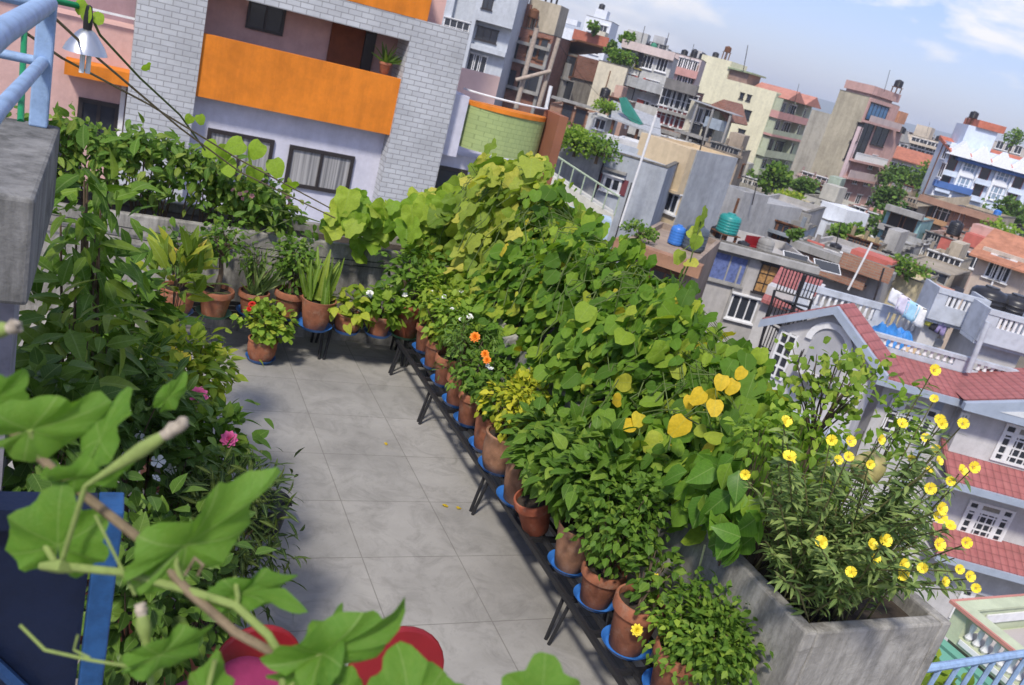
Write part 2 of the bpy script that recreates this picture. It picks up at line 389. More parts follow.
# ---------------------------------------------------------------- benches
def bench(label, x0, x1, y0, y1, z, along, legs):
    t = thing('plant_bench', label, 'bench', ((x0+x1)/2, (y0+y1)/2, 0), 0, 'black iron plant benches')
    mb = MB(t.location); 
    if along == 'y':
        for k in range(4): xx = x0+(x1-x0)*k/3; mb.box((xx-.013, y0, z-.03), (xx+.013, y1, z))
        yy = y0+.05
        while yy < y1: mb.box((x0+.014, yy-.012, z-.034), (x1-.014, yy+.012, z-.004)); yy += .28
    else:
        for k in range(4): yy = y0+(y1-y0)*k/3; mb.box((x0, yy-.013, z-.03), (x1, yy+.013, z))
        xx = x0+.05
        while xx < x1: mb.box((xx-.012, y0+.014, z-.034), (xx+.012, y1-.014, z-.004)); xx += .28
    mb.build('top', M_IRON, t)
    for q in legs:
        for s in (0, 1):
            for dd in (0, .07):
                if along == 'y': a = (x0+.02 if s == 0 else x1-.02, q+dd, z-.034); b = (x0-.03 if s == 0 else x1, q+dd*.6, 0)
                else: a = (q+dd, y0+.02 if s == 0 else y1-.02, z-.034); b = (q+dd*.6, y0-.03 if s == 0 else y1, 0)
                MB(t.location).tube([a, b], .012, 6).build('leg', M_IRON, t)
BZ = .31
bench('black iron slatted bench carrying pots along the creeper planter', 2.47, 2.8, 2.2, 7.0, BZ, 'y', (3.36, 4.64, 5.93, 6.85))
bench('black iron slatted bench carrying pots along the back wall', .25, 2.75, 7.1, 7.45, BZ, 'x', (.5, 1.84, 2.6))
# ---------------------------------------------------------------- pots on the right bench
M_TERR2 = wear('pale_terracotta', (.33, .17, .1), 5, .6, .9); M_TERR3 = wear('red_terracotta', (.32, .09, .045), 6, .35, .75)
def potted(label, px, r, h, base_z=BZ, mat=None, sc=True, sclabel=None, scm=None, tilt=None, name='potted_plant', at=None):
    b = Vector(at) if at else onz(px[0], px[1], base_z+.01); b.z = base_z+.002
    if sc:
        saucer(sclabel or ('blue plastic saucer under the ' + label.split(' in a')[0].split(' with ')[0]), b, r*.98, scm); b = b+Vector((0, 0, .008))
    t = thing(name, label, 'potted plant', b, 0, 'potted plants on the terrace'); pot(t, b, r, h, mat, tilt); return t, b
M_GSAU = plain('green_saucer', (.05, .17, .1), .4)
# far end to near end
t, b = potted('tall yellow flowered shrub in a big red pot at the corner of the two benches', (404, 335), .15, .32, mat=M_TERR3, scm=M_GSAU, sclabel='green plastic saucer under the big red corner pot')
bush('', '', '', b+Vector((0, 0, .28)), b+Vector((-.02, .05, .55)), (.26, .22, .26), 34, 12, .075, SMALL, M_MID, .05, root=t)
flowers(t, 'pom', [onx(371, 253, b.x-.1), onx(377, 255, b.x-.1)], .035, M_YF)
pr = [((424, 350), .115, .24, 'white flowered gardenia bush in the pot next to the red corner pot'), ((433, 366), .115, .24, 'white flowered gardenia bush in the third pot from the corner'),
      ((444, 383), .12, .24, 'white flowered gardenia bush beside the marigold')]
for i, (p, r, h, lb) in enumerate(pr):
    t, b = potted(lb, p, r, h, sclabel='blue plastic saucer under the '+('first', 'second', 'third')[i]+' white flowered pot from the corner')
    bush('', '', '', b+Vector((0, 0, h)), b+Vector((.06, 0, h+.24)), (.25, .24, .24), 62, 13, .058, SMALL, M_LIGHT if i != 1 else M_YEL, .045, root=t, up=.9, fl=('pom', 8, .022, M_WF))
t, b = potted('dark feathery marigold with orange blooms in a clay pot', (456, 403), .12, .24)
bush('', '', '', b+Vector((0, 0, .22)), b+Vector((.06, .0, .46)), (.27, .25, .26), 60, 16, .055, NARROW, M_DARK, .045, root=t, jit=.6)
flowers(t, 'pom', [onx(485, 354, b.x-.08), onx(487, 360, b.x-.1), onx(475, 337, b.x-.06)], .036, M_OF, [(-.5, -.7, .5)]*3)
t, b = potted('low bright green leafy shrub in a clay pot after the marigold', (468, 422), .12, .25)
bush('', '', '', b+Vector((0, 0, .22)), b+Vector((.02, .02, .4)), (.22, .2, .17), 36, 14, .05, SMALL, M_MID, .045, root=t, fl=('small', 2, .02, M_WF))
t, b = potted('dark leaved low shrub in a clay pot beside the golden shrub', (484, 447), .12, .26)
bush('', '', '', b+Vector((0, 0, .24)), b+Vector((.05, .02, .4)), (.2, .2, .14), 28, 12, .055, SMALL, M_MID, .045, root=t)
t, b = potted('golden yellow croton shrub in a wide clay pot', (497, 468), .14, .27, mat=M_TERR2)
bush('', '', '', b+Vector((0, 0, .25)), b+Vector((.09, .05, .46)), (.24, .24, .2), 60, 12, .055, SMALL, leafmat('golden_shrub_leaf', [(0, (.12, .18, .02)), (.5, (.24, .28, .025)), (1, (.38, .38, .05))], .3), .04, root=t, up=1)
t, b = potted('chilli like leafy plant in a tall weathered pot', (517, 500), .145, .32, mat=M_TERR2)
bush('', '', '', b+Vector((0, 0, .3)), b+Vector((.12, -.02, .42)), (.22, .26, .22), 40, 12, .1, OVATE, M_MID, .06, root=t)
t, b = potted('broad green leafy plant in a clay pot lying tilted without a saucer', (536, 528), .12, .24, mat=M_TERR3, sc=False, tilt=-.35)
bush('', '', '', b+Vector((0, 0, .2)), b+Vector((.08, .02, .43)), (.26, .26, .22), 46, 12, .1, OVATE, M_MID, .06, root=t)
t, b = potted('large mid green leafy plant in a pale stained pot', (568, 566), .13, .27, mat=M_TERR2)
bush('', '', '', b+Vector((0, 0, .25)), b+Vector((.05, .02, .52)), (.3, .3, .27), 60, 12, .105, OVATE, M_MID, .06, root=t)
t, b = potted('fine leaved pale green bush in a short clay pot', (594, 601), .125, .22)
bush('', '', '', b+Vector((0, 0, .2)), b+Vector((.04, .04, .46)), (.2, .24, .3), 70, 14, .05, SMALL, M_MID, .05, root=t, up=.4)
t, b = potted('small sprig in a tall reddish pot with bare soil and a yellow bloom', (625, 646), .135, .29, mat=M_TERRA)
bush('', '', '', b+Vector((0, 0, .26)), b+Vector((.06, .02, .42)), (.1, .1, .14), 14, 10, .06, SMALL, M_MID, .04, root=t)
flowers(t, 'pom', [onx(656, 578, b.x+.05), onx(627, 603, b.x), onx(637, 630, b.x-.08)], .03, M_YF, [(-.4, -.8, .5)]*3)
t, b = potted('dense round leaved shrub with one dark red bloom nearest on the bench', (668, 692), .14, .26)
bush('', '', '', b+Vector((0, 0, .25)), b+Vector((.06, -.05, .36)), (.21, .28, .2), 110, 16, .04, SMALL, M_MID, .04, root=t, up=.9)
bush('', '', '', b+Vector((0, 0, .25)), b+Vector((.05, .0, .32)), (.2, .26, .2), 45, 12, .042, SMALL, M_LIGHT, .05, root=t, stem=False)
flowers(t, 'pom', [onx(697, 638, b.x+.06)], .045, plain('dark_red_petal', (.25, .01, .02), .6), [(-.4, -.8, .5)])
# ---------------------------------------------------------------- back row
t, b = potted('small fig tree with grey trunk in a wide clay bowl', (213, 314), .145, .22, scm=M_GSAU, sclabel='green plastic saucer under the fig tree bowl')
bush('', '', '', b+Vector((0, 0, .5)), b+Vector((0, 0, .62)), (.17, .14, .2), 22, 10, .055, OVATE, M_MID, .05, root=t)
mb = MB(t.location); mb.tube([b+Vector((0, 0, .2)), b+Vector((.015, 0, .35)), b+Vector((-.01, 0, .55))], [.028, .02, .016], 8); mb.build('trunk', M_WOOD, t, True)
t, b = potted('spiky pale leaved plant in a small clay pot before the back wall', (251, 313), .13, .2)
n = 26; A = rnd(n)*[.4, .4, .2]+[0, 0, .8]; leaves('foliage', SWORD, np.tile(np.array(b)+[0, 0, .18], (n, 1))+rnd(n)*.02, A, rnd(n)+[0, -.6, 0], .2+.25*R_.random(n), leafmat('grey_blade', G_PRIM, .2), t, .9)
bush('', '', '', b+Vector((0, 0, .18)), b+Vector((0, 0, .42)), (.13, .12, .12), 12, 9, .055, LANCE, M_MID, .05, root=t)
t, b = potted('dense dark green shrub in a clay pot behind the red geranium', (287, 316), .14, .24)
bush('', '', '', b+Vector((0, 0, .22)), b+Vector((0, 0, .5)), (.16, .14, .21), 46, 13, .05, SMALL, M_MID, .05, root=t)
t, b = potted('tall upright sword leaved plant in a brown clay pot', (314, 327), .15, .26)
n = 26; A = rnd(n)*[.3, .3, .1]+[0, 0, 1]; leaves('foliage', SWORD, np.tile(np.array(b)+[0, 0, .24], (n, 1))+rnd(n)*[.05, .05, .01], A*[.7, .7, 1], rnd(n)+[0, -.8, 0], .27+.2*R_.random(n), leafmat('sword_leaf', [(0, (.05, .11, .02)), (.6, (.11, .19, .03)), (1, (.2, .27, .06))], .2), t, 1.0)
t, b = potted('short yellow green coleus in a small clay pot', (346, 331), .12, .17)
bush('', '', '', b+Vector((0, 0, .15)), b+Vector((0, -.02, .24)), (.17, .15, .13), 14, 9, .1, OVATE, M_YEL, .05, root=t)
t, b = potted('bright green pelargonium with one white bloom in a clay pot', (377, 334), .125, .19)
bush('', '', '', b+Vector((0, 0, .17)), b+Vector((0, -.02, .28)), (.17, .16, .15), 24, 10, .075, ROUND, M_LIGHT, .04, root=t)
flowers(t, 'pom', [ony(370, 294, b.y-.05)], .035, M_WF); flowers(t, 'small', [ony(405, 295, b.y-.05)], .025, M_WF)
t, b = potted('red flowered geranium in a clay pot standing on the floor', (260, 359), .125, .19, base_z=.004, sclabel='blue plastic saucer on the floor under the red geranium')
bush('', '', '', b+Vector((0, 0, .17)), b+Vector((0, 0, .32)), (.19, .18, .15), 44, 11, .055, ROUND, leafmat('geranium_leaf', [(0, (.07, .15, .025)), (.6, (.14, .24, .04)), (1, (.26, .3, .06))], .3), .04, root=t, up=1)
flowers(t, 'pom', [ony(252, 304, b.y-.1), ony(249, 309, b.y-.12)], .03, M_RF)
t, b = potted('dark shrub in a clay pot at the shaded left end of the back bench', (175, 312), .14, .22)
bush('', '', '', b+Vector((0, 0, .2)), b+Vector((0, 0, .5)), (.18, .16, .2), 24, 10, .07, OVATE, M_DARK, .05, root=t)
# ---------------------------------------------------------------- creepers on the long planter
def creeper(label, y0, y1, n, size, tmpl, mat, hfun, xf=2.76, xb=3.8, zl=.75, seed=0, gold=0, goldsize=.13, goldc=None):
    t = thing('creeper', label, 'climbing plant', (3.3, (y0+y1)/2, .85), 0, 'creepers over the long planter')
    y = y0+(y1-y0)*R_.random(n); ph = R_.random(n)**.8*2.6      # 0 = foot of the front face, pi/2 = top
    H = np.array([hfun(v) for v in y]); cx = 3.3
    bump = .98+.12*np.sin(y*5.1+ph*3+seed)+.10*np.sin(y*9.7-ph*5+seed*2)+.06*np.sin(y*17+ph*9+seed)
    dn = 1-.42*np.abs(R_.normal(size=n))*R_.random(n)
    rx = np.where(ph < math.pi/2, cx-xf, xb-cx)*bump*dn; z = zl+(H-zl)*np.sin(np.minimum(ph, math.pi-.3))*bump*dn
    x = cx-np.cos(ph)*rx
    O = np.stack([-np.cos(ph), .15*R_.normal(size=n), np.sin(ph)], 1)
    P = np.stack([x, y, z], 1)+rnd(n)*.045
    A = np.stack([-.35-.3*np.cos(ph), R_.normal(size=n)*.6, -.55+.25*R_.normal(size=n)], 1)
    N = O*.5+rnd(n)*.65+np.array([-.15, -.2, .45])
    sz = size*(.4+.85*R_.random(n)**1.2); ws = .7+.5*R_.random(n); tm = tmpl if isinstance(tmpl, list) else [tmpl]; which = R_.integers(0, len(tm), n)
    for q, tq in enumerate(tm): k = which == q; leaves('foliage', tq, P[k], A[k], N[k], sz[k], mat, t, ws[k])
    mb = MB(t.location)
    for k in range(int((y1-y0)*16)):          # runners and tendrils over the surface
        yy = random.uniform(y0, y1); f0 = random.uniform(.2, 1.4); pts = []
        for j in range(6):
            f = f0+j*.16; y_ = yy+j*random.uniform(-.07, .09); h = hfun(y_); pts.append((3.3-math.cos(f)*(3.3-xf+.03), y_, zl+(h-zl)*math.sin(min(f, math.pi-.3))*1.04))
        mb.tube(pts, [.004, .004, .0035, .003, .0025, .0015], 5, False)
    for k in range(int((y1-y0)*10)):
        yy = random.uniform(y0, y1); h = hfun(yy)
        mb.tube([(3.1+random.uniform(-.2, .4), yy, .86), (2.95+random.uniform(-.1, .5), yy+random.uniform(-.2, .2), .86+(h-.86)*.5), (3.2+random.uniform(-.3, .3), yy+random.uniform(-.3, .3), h*random.uniform(.85, 1.02))], [.006, .005, .003], 5)
    mb.build('stem', M_STEM, t, True)
    return t, P, O
hA = lambda y: float(np.interp(y, [2.6, 3.1, 3.6, 4.2, 5.2, 6.2, 6.8, 7.4, 7.9, 8.3], [1.05, 1.36, 1.56, 1.74, 1.76, 1.76, 1.98, 1.9, 1.7, 1.3]))
tA, P, O = creeper('pale yellow green gourd creeper heaped at the far corner', 6.2, 8.2, 1150, .15, [GOURD, GOURD, HEART2], M_GRD, hA, seed=1)
tB, P, O = creeper('green climbing bean covering the middle of the long planter', 4.0, 6.45, 3600, .095, [HEART, HEART2, HEART3, OVATE], M_BEAN, hA, seed=2)
tC, P, O = creeper('green bean creeper with golden yellow leaves beside the yellow flowers', 2.95, 4.2, 1700, .1, [HEART, HEART2, HEART3], M_BEAN, hA, seed=3, xf=2.84, zl=.95)
P = [onx(681, 424, 2.72), onx(700, 395, 2.85), onx(715, 405, 2.9), onx(733, 385, 3.05), onx(690, 400, 2.85), onx(742, 372, 3.1), onx(722, 380, 3.0)]
for k in range(7): leaves('yellow_leaf', HEART, np.array(P[k:k+1]), np.array([[-.3, -.2, -.8]])+rnd(1, .4), np.array([[-.6, -.8, .35]])+rnd(1, .3), [(.1, .08, .075, .07, .06, .06, .07)[k]], M_GOLD, tC)
P = [onx(630, 425, 2.78), onx(645, 418, 2.8), onx(618, 400, 2.82), onx(520, 350, 2.85), onx(536, 328, 2.9), onx(712, 468, 2.75), onx(606, 340, 3), onx(598, 300, 3.0)]
for k in (0, 2, 3, 6): leaves('yellow_leaf', HEART, np.array(P[k:k+1]), rnd(1, .6)+[-.5, 0, -.3], np.array([[-.6, -.8, .5]])+rnd(1, .3), .075, M_GOLD, tB)
# a spray of big bean leaves hanging over the planter edge
cc = [(722, 470), (742, 490), (722, 505), (740, 530), (706, 490), (754, 515), (734, 548), (712, 512), (700, 470), (740, 460), (748, 540), (722, 530)]
P = np.array([onx(q[0], q[1], 2.82-random.random()*.12) for q in cc for _ in range(4)])+rnd(48)*.03
leaves('hanging_foliage', OVATE, P, rnd(48, .5)+[-.3, -.1, -.8], rnd(48, .35)+[-.6, -.6, .5], .15*(.7+.5*R_.random(48)), leafmat('big_bean_leaf', [(0, (.04, .11, .02)), (.6, (.07, .17, .03)), (1, (.14, .24, .04))], .3, .4), tC)
# climbing shoot standing clear of the mass
pts = [onx(660, 330, 3.2), onx(690, 262, 3.2), onx(700, 225, 3.2), onx(706, 205, 3.2)]
mb = MB(tB.location); mb.tube(pts, [.006, .005, .004, .002]); mb.build('shoot', M_STEM, tB, True)
P = np.array([onx(x, y, 3.2) for x, y in [(680, 255), (690, 245), (697, 240), (700, 222), (690, 262), (682, 272), (705, 212), (693, 232)]])
leaves('shoot_foliage', HEART, P, rnd(8, .5)+[0, 0, -.6], rnd(8, .3)+[-.3, -.8, .4], .075, M_GRD, tB)
for q, lb in (((648, 450), 'weathered cane stake leaning in the creeper'),):
    pass
# ---------------------------------------------------------------- corner planter: yellow flowered plant
t = thing('flowering_plant', 'grey green narrow leaved plant with many yellow flowers in the corner planter', 'plant', (3.3, 2.7, .91))
fp = [(932,373),(938,423),(784,425),(789,462),(830,443),(848,444),(836,463),(847,460),(868,467),(900,427),(878,442),(910,463),(924,441),(940,427),(933,402),(961,427),(935,452),(936,464),(926,474),(959,474),(971,470),(948,484),(938,511),(938,520),(948,529),(821,545),(882,542),(869,547),(936,547),(964,545),(928,491),(788,461),(744,477),(820,546),(872,549),(883,543),(873,561),(900,567),(900,576),(922,571),(942,584),(967,579),(974,591),(947,527),(957,572),(783,425),(850,575)]
P = []; A = []; FL = []; mb = MB(t.location); dirs = []
tips = [(x, y, True) for x, y in fp]+[(random.uniform(760, 960), random.uniform(455, 600), False) for _ in range(70)]
for x, y, isf in tips:
    fr = (x-745)/230; X0 = 3.0+.65*random.random(); Y0 = 2.35+.75*random.random()
    tip = dep(x, y, (3.32 if isf else 3.65)+.18*random.uniform(-1, 1)+(.3*(600-y)/230))
    tip = tip if tip.z > 1.06 else onz(x, y, 1.06+.12*random.random())
    root = Vector((X0*.6+.4*max(2.98, min(3.68, tip.x)), Y0*.6+.4*max(2.32, min(3.2, tip.y)), .9)); mid = root.lerp(tip, .5)+Vector((0, 0, .06))
    mb.tube([root, mid, tip], [.005, .004, .0025], 5, False)
    L = max(6, int((tip-root).length/.019))
    for k in range(L):
        q = .2+.78*k/L; p = root.lerp(mid, q*2) if q < .5 else mid.lerp(tip, q*2-1)
        a = random.uniform(0, 6.28); P.append(p); A.append((math.cos(a), math.sin(a), random.uniform(-.35, .5)))
    if isf: FL.append(tip+Vector((0, 0, .012))); dirs.append((random.gauss(-.35, .4), random.gauss(-.65, .3), .55))
mb.build('stem', wear('reddish_green_stem', (.16, .15, .06), 20, .3), t, True)
leaves('foliage', NARROW, P, np.array(A), np.array([[0, -.2, 1.]]*len(P))+rnd(len(P), .4), .064*(.6+.6*R_.random(len(P))), M_PRIM, t, 1.25)
flowers(t, 'cup', FL, .032, M_YF, dirs)
# round pale gourd among the leaves
g = dep(868, 468, 3.92); o = MB(g).lathe([(.001, -.075)]+[(.075*math.cos(a)*(1 if a < 0 else .93), .075*math.sin(a)*(1 if a < 0 else 1.12)) for a in np.linspace(-1.4, 1.35, 12)]+[(.014, .084), (.001, .086)], 24, g).build('gourd', wear('gourd_rind', (.42, .36, .15), 9, .3, .55), None, True)
o.location = g; o.rotation_euler = (.2, .5, 0); tag(o, 'pale round gourd half hidden among the yellow flowers', 'gourd')
# thin tree like shrub
b = Vector((3.55, 3.1, .9)); t = thing('shrub', 'slender bare stemmed shrub with round leafy crown behind the yellow flowers', 'shrub', b)
cr = dep(838, 378, 4.35); mb = MB(b)
tw = [cr+Vector((random.uniform(-.22, .22), random.uniform(-.15, .15), random.uniform(-.16, .17))) for _ in range(26)]
fork = b.lerp(cr, .62)+Vector((-.04, 0, 0)); mb.tube([b, b.lerp(fork, .5)+Vector((-.03, 0, 0)), fork], [.011, .009, .007], 6)
for q in tw: mb.tube([fork, fork.lerp(q, .5)+Vector((random.uniform(-.03, .03), 0, .02)), q], [.006, .004, .002], 5, False)
mb.build('stem', M_WOOD, t, True)
P = np.repeat(np.array([list(q) for q in tw]), 11, 0)+rnd(26*11)*.042
leaves('foliage', ROUND, P, rnd(len(P), .8), rnd(len(P), .4)+[-.2, -.5, .7], .046*(.6+.6*R_.random(len(P))), leafmat('shrub_leaf', [(0, (.07, .14, .025)), (.6, (.12, .2, .04)), (1, (.2, .26, .06))], .3), t, .9)
for px_, lb, n in (((812, 430), 'low leafy shrub left of the slender shrub', 12), ((890, 420), 'low leafy shrub between the slender shrub and the red roofed house', 8), ((770, 440), 'yellow green leafy sprigs beside the creeper end', 16)):
    c = dep(px_[0], px_[1], 4.1); bush('shrub', lb, 'shrub', Vector((min(3.7, c.x), c.y, .9)), c, (.17, .13, .13), n, 11, .05, OVATE, M_LIGHT, .05, sr=.004)
P0 = onx(705, 545, 2.8); P1 = onx(686, 605, 2.8)
o = tag(MB().tube([P0, P0.lerp(P1, .5)+Vector((.01, 0, .01)), P1, P1+Vector((0, -.05, -.35))], .006).build('hanging_vine', wear('pale_stem', (.4, .42, .2), 20, .2), None, True), 'single pale vine stem hanging down the planter wall', 'stem')
# ---------------------------------------------------------------- back planter: hedge with pink buds + round leaved vine
t = thing('hedge', 'leafy green shrub row with pink buds on the back planter', 'hedge', (.5, 7.9, .85))
n = 130; xs = -1.0+2.5*R_.random(n); top = np.interp(xs, [-1, 0, .6, 1.4], [1.5, 1.55, 1.46, 1.22])
cc = np.stack([xs, 7.75+.3*R_.random(n)-.12, .95+(top-.95)*np.sqrt(R_.random(n))], 1)
P = np.repeat(cc, 20, 0)+rnd(n*20)*[.08, .07, .06]; P[:, 2] = np.where(P[:, 1] < 7.7, np.maximum(P[:, 2], .97), P[:, 2])
leaves('foliage', LANCE, P, rnd(len(P), .6)+[0, -.6, -.1], rnd(len(P), .4)+[0, -.4, .8], .105*(.6+.6*R_.random(len(P))), leafmat('hedge_leaf', [(0, (.04, .1, .02)), (.5, (.07, .145, .03)), (1, (.14, .2, .05))], .33), t, 1.4)
mb = MB(t.location)
for q in cc[:70]: mb.tube([(q[0]+random.uniform(-.1, .1), 7.86, .84), tuple(q)], [.008, .004], 5, False)
mb.build('stem', M_WOOD, t, True)
flowers(t, 'small', [ony(x, y, 7.55) for x, y in [(233,190),(240,194),(246,192),(252,196),(264,196),(288,198),(290,203),(243,199)]], .022, plain('rose_petal', (.5, .2, .2), .6))
def spread_vine(label, pts, n, size, mat, tmpl, sp, loc, group=None):
    t = thing('vine', label, 'climbing plant', loc); pts = np.array([list(p) for p in pts])
    idx = R_.integers(0, len(pts), n); P = pts[idx]+rnd(n)*sp
    leaves('foliage', tmpl, P, rnd(n, .45)+[0, -.35, -.7], rnd(n, .35)+[-.1, -.75, .5], size*(.5+.7*R_.random(n)), mat, t)
    mb = MB(t.location)
    for a, c in zip(pts[:-1], pts[1:]):
        if np.linalg.norm(a-c) < 1.2: mb.tube([tuple(a), tuple(c)], .005, 5, False)
    mb.build('stem', M_STEM, t, True); return t
spread_vine('pale round leaved vine sprawling over the right half of the back wall', [ony(x, y, 7.5) for x, y in [(345,215),(355,208),(365,215),(380,222),(395,230),(410,225),(425,235),(345,225),(372,235),(400,215),(440,225),(455,235),(450,205),(470,240),(430,210)]], 120, .17, leafmat('pale_gourd_leaf', [(0, (.1, .2, .03)), (.6, (.17, .28, .045)), (1, (.25, .33, .07))], .42), GOURD, [.11, .1, .07], (2.3, 7.7, .85))
spread_vine('small leaved vine trailing down the back wall at its middle', [ony(x, y, 7.5) for x, y in [(215,225),(222,240),(218,250),(300,215),(320,222),(280,210),(262,205)]], 40, .09, M_MID, OVATE, [.1, .05, .07], (1.2, 7.6, .85))
# wires along the back wall
for k, (za, zb, lb) in enumerate(((.86, .84, 'upper black wire strung along the back wall'), (.78, .79, 'lower black wire strung along the back wall'))):
    tag(MB().tube([(-.6, 7.5, za), (.6, 7.5, za-.05), (1.8, 7.5, zb-.04), (2.86, 7.5, zb)], .005, 5).build('wire', M_IRON), lb, 'wire', 'wires along the back wall')
# ---------------------------------------------------------------- left bank of plants
def bank(name, label, px_, d, r, n, per, size, tmpl, mat, base=None, **k):
    c = dep(px_[0], px_[1], d); b = Vector(base) if base else Vector((c.x, c.y, .25))
    t = thing(name, label, 'potted plant', (b.x, b.y, 0), 0, 'potted plants on the terrace')
    pot(t, Vector((b.x, b.y, .002)), .16, .28, M_TERRA)
    return bush('', '', '', Vector((b.x, b.y, .26)), c, r, n, per, size, tmpl, mat, root=t, **k)
bank('potted_tree', 'tall mango like plant with long drooping leaves beside the concrete landing', (80, 262), 3.9, (.13, .2, .52), 20, 9, .14, LANCE, M_MID, base=(.05, 3.95, 0), spread=.09, jit=.5, droop=.5, sr=.012, W=1.25)
bank('potted_shrub', 'broad leaved dark shrub low beside the landing', (72, 350), 3.6, (.2, .25, .26), 22, 9, .14, LANCE, leafmat('mango_leaf', [(0, (.05, .11, .02)), (.6, (.09, .165, .035)), (1, (.16, .22, .05))], .25, .35), base=(.0, 3.6, 0), spread=.08, jit=.5, droop=.4, W=1.3)
bank('potted_shrub', 'croton with upright yellow tipped leaves by the back bench', (176, 285), 5.3, (.1, .12, .22), 11, 8, .17, LANCE, leafmat('croton_leaf', [(0, (.06, .12, .025)), (.6, (.12, .19, .03)), (.9, (.26, .28, .05)), (1, (.4, .25, .08))], .25, .35), base=(.45, 5.3, 0), spread=.06, droop=-.6, W=1.1)
bank('potted_shrub', 'light green bushy hibiscus with small yellow blooms leaning over the floor', (186, 372), 4.6, (.22, .24, .2), 60, 11, .07, OVATE, M_YEL, base=(.5, 4.7, 0), spread=.06, fl=('open', 6, .04, M_YF))
bank('potted_shrub', 'leafy mid green shrub behind the hibiscus', (125, 330), 4.9, (.2, .22, .28), 30, 10, .11, OVATE, M_MID, base=(.2, 5.1, 0), spread=.07)
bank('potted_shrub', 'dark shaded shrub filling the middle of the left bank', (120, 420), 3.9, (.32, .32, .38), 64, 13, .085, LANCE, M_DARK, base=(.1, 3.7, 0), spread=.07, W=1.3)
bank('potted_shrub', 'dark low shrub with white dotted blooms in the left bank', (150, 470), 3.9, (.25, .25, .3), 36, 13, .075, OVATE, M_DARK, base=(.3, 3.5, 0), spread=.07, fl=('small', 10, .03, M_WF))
bank('potted_shrub', 'low green plant with bright pink blooms at the edge of the floor', (205, 450), 4.3, (.2, .22, .2), 34, 10, .09, OVATE, M_MID, base=(.6, 4.1, 0), spread=.06)
o = [x for x in bpy.data.objects if x.get('label', '').startswith('low green plant with bright pink')][0]
flowers(o, 'pom', [dep(229, 439, 4.15), dep(198, 396, 4.3)], .045, M_PF, [(-.2, -.8, .6)]*2)
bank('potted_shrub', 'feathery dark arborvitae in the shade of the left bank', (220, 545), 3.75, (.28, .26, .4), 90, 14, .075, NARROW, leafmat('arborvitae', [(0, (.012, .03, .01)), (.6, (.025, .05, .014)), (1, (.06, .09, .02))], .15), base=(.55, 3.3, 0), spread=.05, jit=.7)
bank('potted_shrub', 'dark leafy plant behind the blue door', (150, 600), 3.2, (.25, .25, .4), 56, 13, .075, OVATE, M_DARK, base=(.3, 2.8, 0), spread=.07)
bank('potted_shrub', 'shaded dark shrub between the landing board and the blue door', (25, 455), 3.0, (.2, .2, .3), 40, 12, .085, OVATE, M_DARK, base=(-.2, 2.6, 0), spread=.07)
# black pot at the edge of the bank
b = onz(262, 530, 0); t = thing('plant_pot', 'black plastic pot with handle standing at the edge of the left bank', 'pot', b)
MB(b).lathe([(.1, .002), (.13, .2), (.135, .21), (.125, .2), (.1, .15), (.001, .15)], 24, b).build('pot', plain('black_plastic', (.02, .02, .022), .4), t, True)
MB(b).tube([b+Vector((.13*math.cos(a), -.05, .2+.09*math.sin(a))) for a in np.linspace(0, math.pi, 9)], .006).build('handle', M_IRON, t, True)
# ---------------------------------------------------------------- concrete landing with blue railing and lamp
t = thing('stair_landing', 'weathered concrete stair landing slab at the left edge', 'landing', (-.8, 2.95, 2.0))
MB(t.location).box((-1.8, 2.47, 2.05), (-.15, 3.46, 2.345)).build('slab', M_CONC2, t, bevel=.012)
MB(t.location).box((-.9, 2.9, 0), (-.7, 3.3, 2.048)).build('pillar', M_CONC2, t)
o = MB().box((-.3, 2.75, .8), (-.2, 2.95, 2.048)).build('board', wear('lilac_grey_board', (.26, .25, .28), 5, .5)); tag(o, 'pale grey board standing under the landing slab', 'board')
t = thing('railing', 'pale blue pipe railing on the concrete landing', 'railing', (-.28, 3.25, 2.315))
pb = Vector((-.215, 3.4, 2.345)); tp = Vector((-.25, 3.24, 2.74))
MB(t.location).box((pb.x-.028, pb.y-.028, 2.345), (pb.x+.028, pb.y+.028, 2.74)).build('post', M_RAIL, t, bevel=.006)
for za, r in ((2.745, .03), (2.56, .02)):
    MB(t.location).tube([(-.215, 3.41, za), (-.24, 2.4, za), (-.24, 1.9, za)], r, 12).build('rail', M_RAIL, t, True)
    MB(t.location).tube([(-.22, 3.4, za-.002), (-1.7, 3.42, za-.002)], r*.8, 12).build('rail', M_RAIL, t, True)
MB(t.location).box((-.53, 3.38, 2.345), (-.49, 3.42, 2.71)).build('post', M_RAIL, t)
t = thing('lamp_pole', 'green pipe pole with an arm standing behind the blue railing', 'pole', (-.28, 3.34, 2.315))
A0 = Vector((-.27, 3.42, 2.345)); A1 = Vector((-.29, 3.34, 2.93)); e = dep(88, 8, 3.75)
arm0 = dep(26, -6, 3.5)
MB(t.location).tube([A0, Vector((arm0.x, arm0.y, arm0.z))], .011, 10).build('pole', M_GRNP, t, True)
MB(t.location).tube([arm0, e], .013, 10).build('arm', M_GRNP, t, True)
L = dep(86, 44, 3.75); t = thing('hanging_lamp', 'metal reflector lamp with a spiral tube bulb hanging from the green arm', 'lamp', L)
M_ALU = plain('aluminium', (.55, .56, .57), .38, 1.0)
MB(L).tube([e, L+Vector((0, 0, .1))], .007).build('cord', M_IRON, t)
MB(L).lathe([(.017, .0), (.019, .05), (.012, .1), (.005, .105)], 14, L+Vector((0, 0, .055))).build('socket', plain('black_bakelite', (.015, .015, .015), .4), t, True)
MB(L).lathe([(.021, .06), (.03, .055), (.045, .038), (.075, -.005), (.086, -.03), (.088, -.036), (.085, -.036), (.043, .03), (.02, .05)], 48, L).build('shade', M_ALU, t, True)
mb = MB(L)
